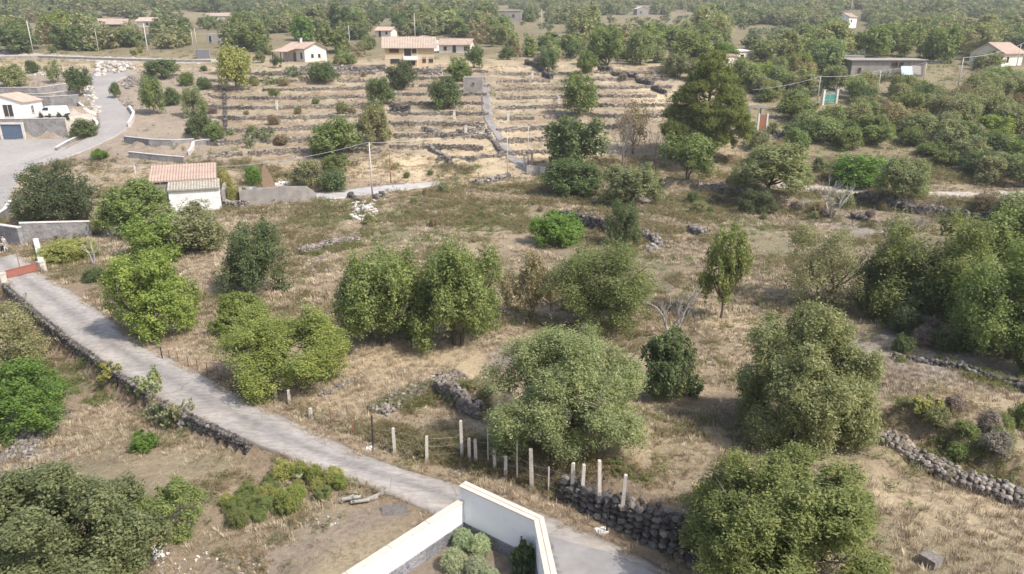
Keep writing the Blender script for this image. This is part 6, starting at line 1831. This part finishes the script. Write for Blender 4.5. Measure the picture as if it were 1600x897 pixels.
def tuft(seed, n=16, h=.32, sp=.16, wd=.012, m=None, curl=.5):
    g = np.random.default_rng(seed)
    a = g.uniform(0, 6.283, n); r = sp * g.random(n) ** .7
    b0 = np.stack([np.cos(a) * r, np.sin(a) * r, np.zeros(n) - .02], -1)
    hh = h * g.uniform(.5, 1.15, n)
    out = np.stack([np.cos(a), np.sin(a), np.zeros(n)], -1) * (curl * hh * g.uniform(.2, 1.2, n))[:, None]
    mid = b0 + out * .35 + np.array([0, 0, 1]) * hh[:, None] * .6
    tip = b0 + out + np.array([0, 0, 1]) * hh[:, None]
    s = np.stack([-np.sin(a), np.cos(a), np.zeros(n)], -1) * wd
    V = np.stack([b0 - s, b0 + s, mid + s * .9, mid - s * .9, mid - s * .9, mid + s * .9, tip + s * .2, tip - s * .2], 1).reshape(-1, 3)
    return np_mesh('tuft', V, 2 * n, m or M_STRAW)
STRAWS = [tuft(i, 26, .24, .22, .008) for i in range(4)]
STRAWB = [tuft(i + 20, 30, .30, .5, .018, curl=.7) for i in range(4)]
WEEDS = [crown_mesh('weed', M_WEED, 300 + i, 420, .13, 7, 10, flat=.7, slim=.3) for i in range(3)]
GWEEDS = [crown_mesh('green_weed', M_GREENWEED, 320 + i, 420, .14, 7, 10, flat=.7, slim=.35) for i in range(3)]
FAR = [crown_mesh('far_crown', M_FAR, 340 + i, 1000, .2, 12, 14, lobe_r=(.3, .45), shoots=0) for i in range(4)]
def pts(n, y0, y1, side=.80, pw=1.0):
    g = RNG
    y = np.sqrt(g.uniform(y0 ** 2, y1 ** 2, n)) if pw == 1 else g.uniform(y0, y1, n)
    x = g.uniform(-side, side, n) * (y + 6)
    return x, y
COURTP = None
def keepmask(x, y, court=True):
    k = np.ones(len(x), bool)
    for q in TRK.values(): k &= ~inpoly(x, y, q)
    rp = np.vstack([ROAD_L, ROAD_R[::-1]]); k &= ~inpoly(x, y, rp)
    c = XYtop; k &= ~inpoly(x, y, c)
    for a, b, r in CLEAR: k &= (x - a) ** 2 + (y - b) ** 2 > (r * .7) ** 2
    return k
def _top(u, v, z):
    d = ray(u, v); t = (z - CAMZ) / d[2]
    return (t * d[0], t * d[1])
XYtop = np.array([_top(722, 757, 5.05), _top(842, 812, 5.05), _top(866, 925, 5.05), _top(470, 945, 4.45)])
XYtop = np.vstack([XYtop, [(XYtop[3][0], 5), (XYtop[2][0], 5)][::-1]])[[0, 1, 2, 4, 5, 3]]
XYtop[3:5] = [(XYtop[2][0], 4), (XYtop[5][0], 4)]
# dry grass close by
x, y = pts(26000, 15, 46)
dens = sst(.36, .58, fbm(x, y, 3.5, 31, 4)) * .95 + .05
k = keepmask(x, y) & (RNG.random(len(x)) < dens)
scatter('dry_grass', x[k], y[k], RNG.uniform(.5, 1.15, k.sum()), STRAWS, 'straw', .15)
x, y = pts(46000, 44, 118)
dens = sst(.40, .58, fbm(x, y, 5, 31, 4)) * .9 + .07
k = keepmask(x, y) & (RNG.random(len(x)) < dens)
scatter('dry_grass', x[k], y[k], RNG.uniform(.5, 1.1, k.sum()), STRAWB, 'strawb', .15)
x, y = pts(30000, 112, 195, .62)
dens = sst(.42, .62, fbm(x, y, 4, 31, 4)) * .6
k = keepmask(x, y) & (RNG.random(len(x)) < dens) & (x / y > -.45)
scatter('dry_grass', x[k], y[k], RNG.uniform(.5, 1.0, k.sum()), STRAWB, 'strawb', .15)
# grass and litter along the edges of the concrete road
def along(poly, n, w0, w1, smax=99):
    L = resample(poly, 400); i = RNG.integers(0, 398, n); t = L[i + 1] - L[i]; t /= np.hypot(t[:, 0], t[:, 1])[:, None] + 1e-9
    o = RNG.uniform(w0, w1, n)
    q = L[i] + np.stack([-t[:, 1], t[:, 0]], -1) * o[:, None]
    return q[:, 0], q[:, 1]
x1, y1 = along(ROAD_L, 1500, -.25, .12); x2, y2 = along(ROAD_R, 2200, -.45, .08)
x, y = np.r_[x1, x2], np.r_[y1, y2]; k = (fbm(x, y, 2, 77) > .42) & (y > 16)
k &= ~inpoly(x, y, XYtop)
scatter('verge_grass', x[k], y[k], RNG.uniform(.35, .8, k.sum()), STRAWS, 'straw', .2)
x, y = along(FIELD_EDGE, 900, -.35, 1.6); k = (y > 24.5) & keepmask(x, y)
s = RNG.uniform(.2, .5, k.sum())
scatter('fence_brush', x[k], y[k], s, WEEDS, 'weeds', .1, up=.1, zs=s * .8)
WL = [((1370, 690), (1440, 727), (1500, 757), (1600, 791)), ((590, 650), (640, 622), (690, 600)), ((684, 616), (715, 632), (752, 659)), ((1395, 563), (1480, 575), (1540, 595), (1600, 612)), ((470, 402), (505, 392), (560, 380)), ((1332, 320), (1420, 337), (1500, 347), (1600, 354)), ((20, 480), (60, 508), (115, 553), (165, 590), (235, 632), (300, 668))]
wx = []; wy = []
for q in WL:
    x, y = along(XY(q), 260, -1.3, 1.0); wx.append(x); wy.append(y)
x, y = np.concatenate(wx), np.concatenate(wy); k = (fbm(x, y, 2.5, 78) > .45) & keepmask(x, y)
s = RNG.uniform(.18, .5, k.sum()) * (.8 + y[k] / 130)
scatter('wall_scrub', x[k], y[k], s, WEEDS + GWEEDS, 'mixed_weeds', .1, up=.1, zs=s * .75)
# low scrub and weeds
def patches(lst, x, y):
    m = np.zeros(len(x))
    for u, v, ru, rv in lst: m = np.maximum(m, pxmask(x, y, u, v, ru, rv))
    return m
x, y = pts(34000, 16, 116)
d = sst(.46, .66, fbm(x, y, 5, 41)) * (.35 + .4 * sst(40, 55, y))
d = np.maximum(d, patches([(650, 690, 70, 20), (560, 660, 70, 16), (720, 700, 80, 22), (800, 725, 60, 14), (700, 712, 60, 10), (1480, 760, 130, 26), (1350, 700, 60, 20), (380, 610, 60, 20), (450, 650, 60, 14), (100, 430, 60, 16), (400, 720, 60, 30), (1500, 660, 90, 24), (1250, 420, 60, 24), (720, 330, 100, 24), (1080, 330, 80, 24), (330, 740, 60, 26), (860, 560, 40, 14), (80, 520, 60, 40), (1020, 770, 70, 26), (1060, 700, 60, 26)], x, y) * .8)
k = keepmask(x, y) & (RNG.random(len(x)) < d)
s = RNG.uniform(.22, .75, k.sum()) * (.8 + y[k] / 100)
scatter('dry_scrub', x[k], y[k], s, WEEDS, 'weeds', .1, up=.08, zs=s * .6)
x, y = pts(22000, 16, 116)
d = sst(.58, .74, fbm(x, y, 6, 43)) * (.16 + .16 * sst(40, 55, y))
d = np.maximum(d, patches([(440, 760, 100, 30), (380, 790, 60, 22), (500, 750, 50, 16), (520, 325, 50, 14), (500, 340, 60, 14), (620, 340, 50, 12), (760, 345, 70, 22), (690, 375, 60, 12), (590, 370, 40, 16), (1150, 350, 60, 18), (110, 395, 45, 16), (190, 590, 50, 20), (400, 520, 50, 20), (1070, 340, 30, 10), (330, 600, 40, 14), (180, 560, 30, 20), (350, 690, 20, 10), (740, 260, 30, 8), (1400, 650, 40, 14)], x, y) * .75)
k = keepmask(x, y) & (RNG.random(len(x)) < d)
s = RNG.uniform(.2, .55, k.sum()) * (.8 + y[k] / 130)
scatter('green_weeds', x[k], y[k], s, GWEEDS, 'gweeds', .1, up=.08, zs=s * .6)
# hill scrub
x, y = pts(9000, 105, 235, .8)
r_ = x / y
d = sst(.48, .66, fbm(x, y, 7, 44, 4)) * .4 + sst(.22, .3, r_) * .5 + sst(.28, .5, -r_) * .15
k = keepmask(x, y) & (RNG.random(len(x)) < d)
s = RNG.uniform(.4, 1.1, k.sum())
scatter('hill_scrub', x[k], y[k], s, WEEDS + GWEEDS, 'mixed_weeds', .1, up=.15, zs=s * .7)
# loose stones
rk = []
for i in range(4):
    b = MB(); rock(b, (0, 0, 0), .5); rk.append(b.mesh('loose_stone', M_LAVA))
x, y = pts(9000, 15, 190)
d = sst(.5, .75, fbm(x, y, 6, 51)) * .6 + .12
k = keepmask(x, y) & (RNG.random(len(x)) < d)
s = RNG.uniform(.08, .32, k.sum()) * (.7 + y[k] / 150)
scatter('loose_stones', x[k], y[k], s, rk, 'stones', .3)
# far woods
def wood(n, y0, y1, s0, s1, thr, seed):
    x, y = pts(n, y0, y1, .86)
    f_ = fbm(x, y, 60, seed, 3)
    k = (f_ > thr) & keepmask(x, y)
    x, y = x[k], y[k]
    s = RNG.uniform(s0, s1, len(x))
    k = ~shades(x, y, s, s * 1.2)
    return x[k], y[k], s[k]
a_ = wood(3000, 240, 460, 3.2, 6.5, .45, 61)
b_ = wood(9500, 440, 1500, 4.5, 9.0, .36, 62)
X_, Y_, S_ = [np.concatenate(q) for q in zip(a_, b_)]
fx = []
scatter('distant_woodland', X_, Y_, S_, FAR, 'far', .0, up=S_ * .5, zs=S_ * .68)

# ================================================================== haze
hb = MB(); hb.box((0, 1600, 73), (7200, 4300, 160))
def m_haze():
    m = bpy.data.materials.new("pale_air"); m.use_nodes = True; t = m.node_tree
    t.nodes.remove(t.nodes["Principled BSDF"])
    v = N(t, "ShaderNodeVolumePrincipled", Density=.00034)
    v.inputs['Color'].default_value = (1, .985, .96, 1); v.inputs['Anisotropy'].default_value = .2
    t.links.new(v.outputs[0], t.nodes['Material Output'].inputs['Volume'])
    return m
hb.build('haze', m_haze(), kind='stuff')
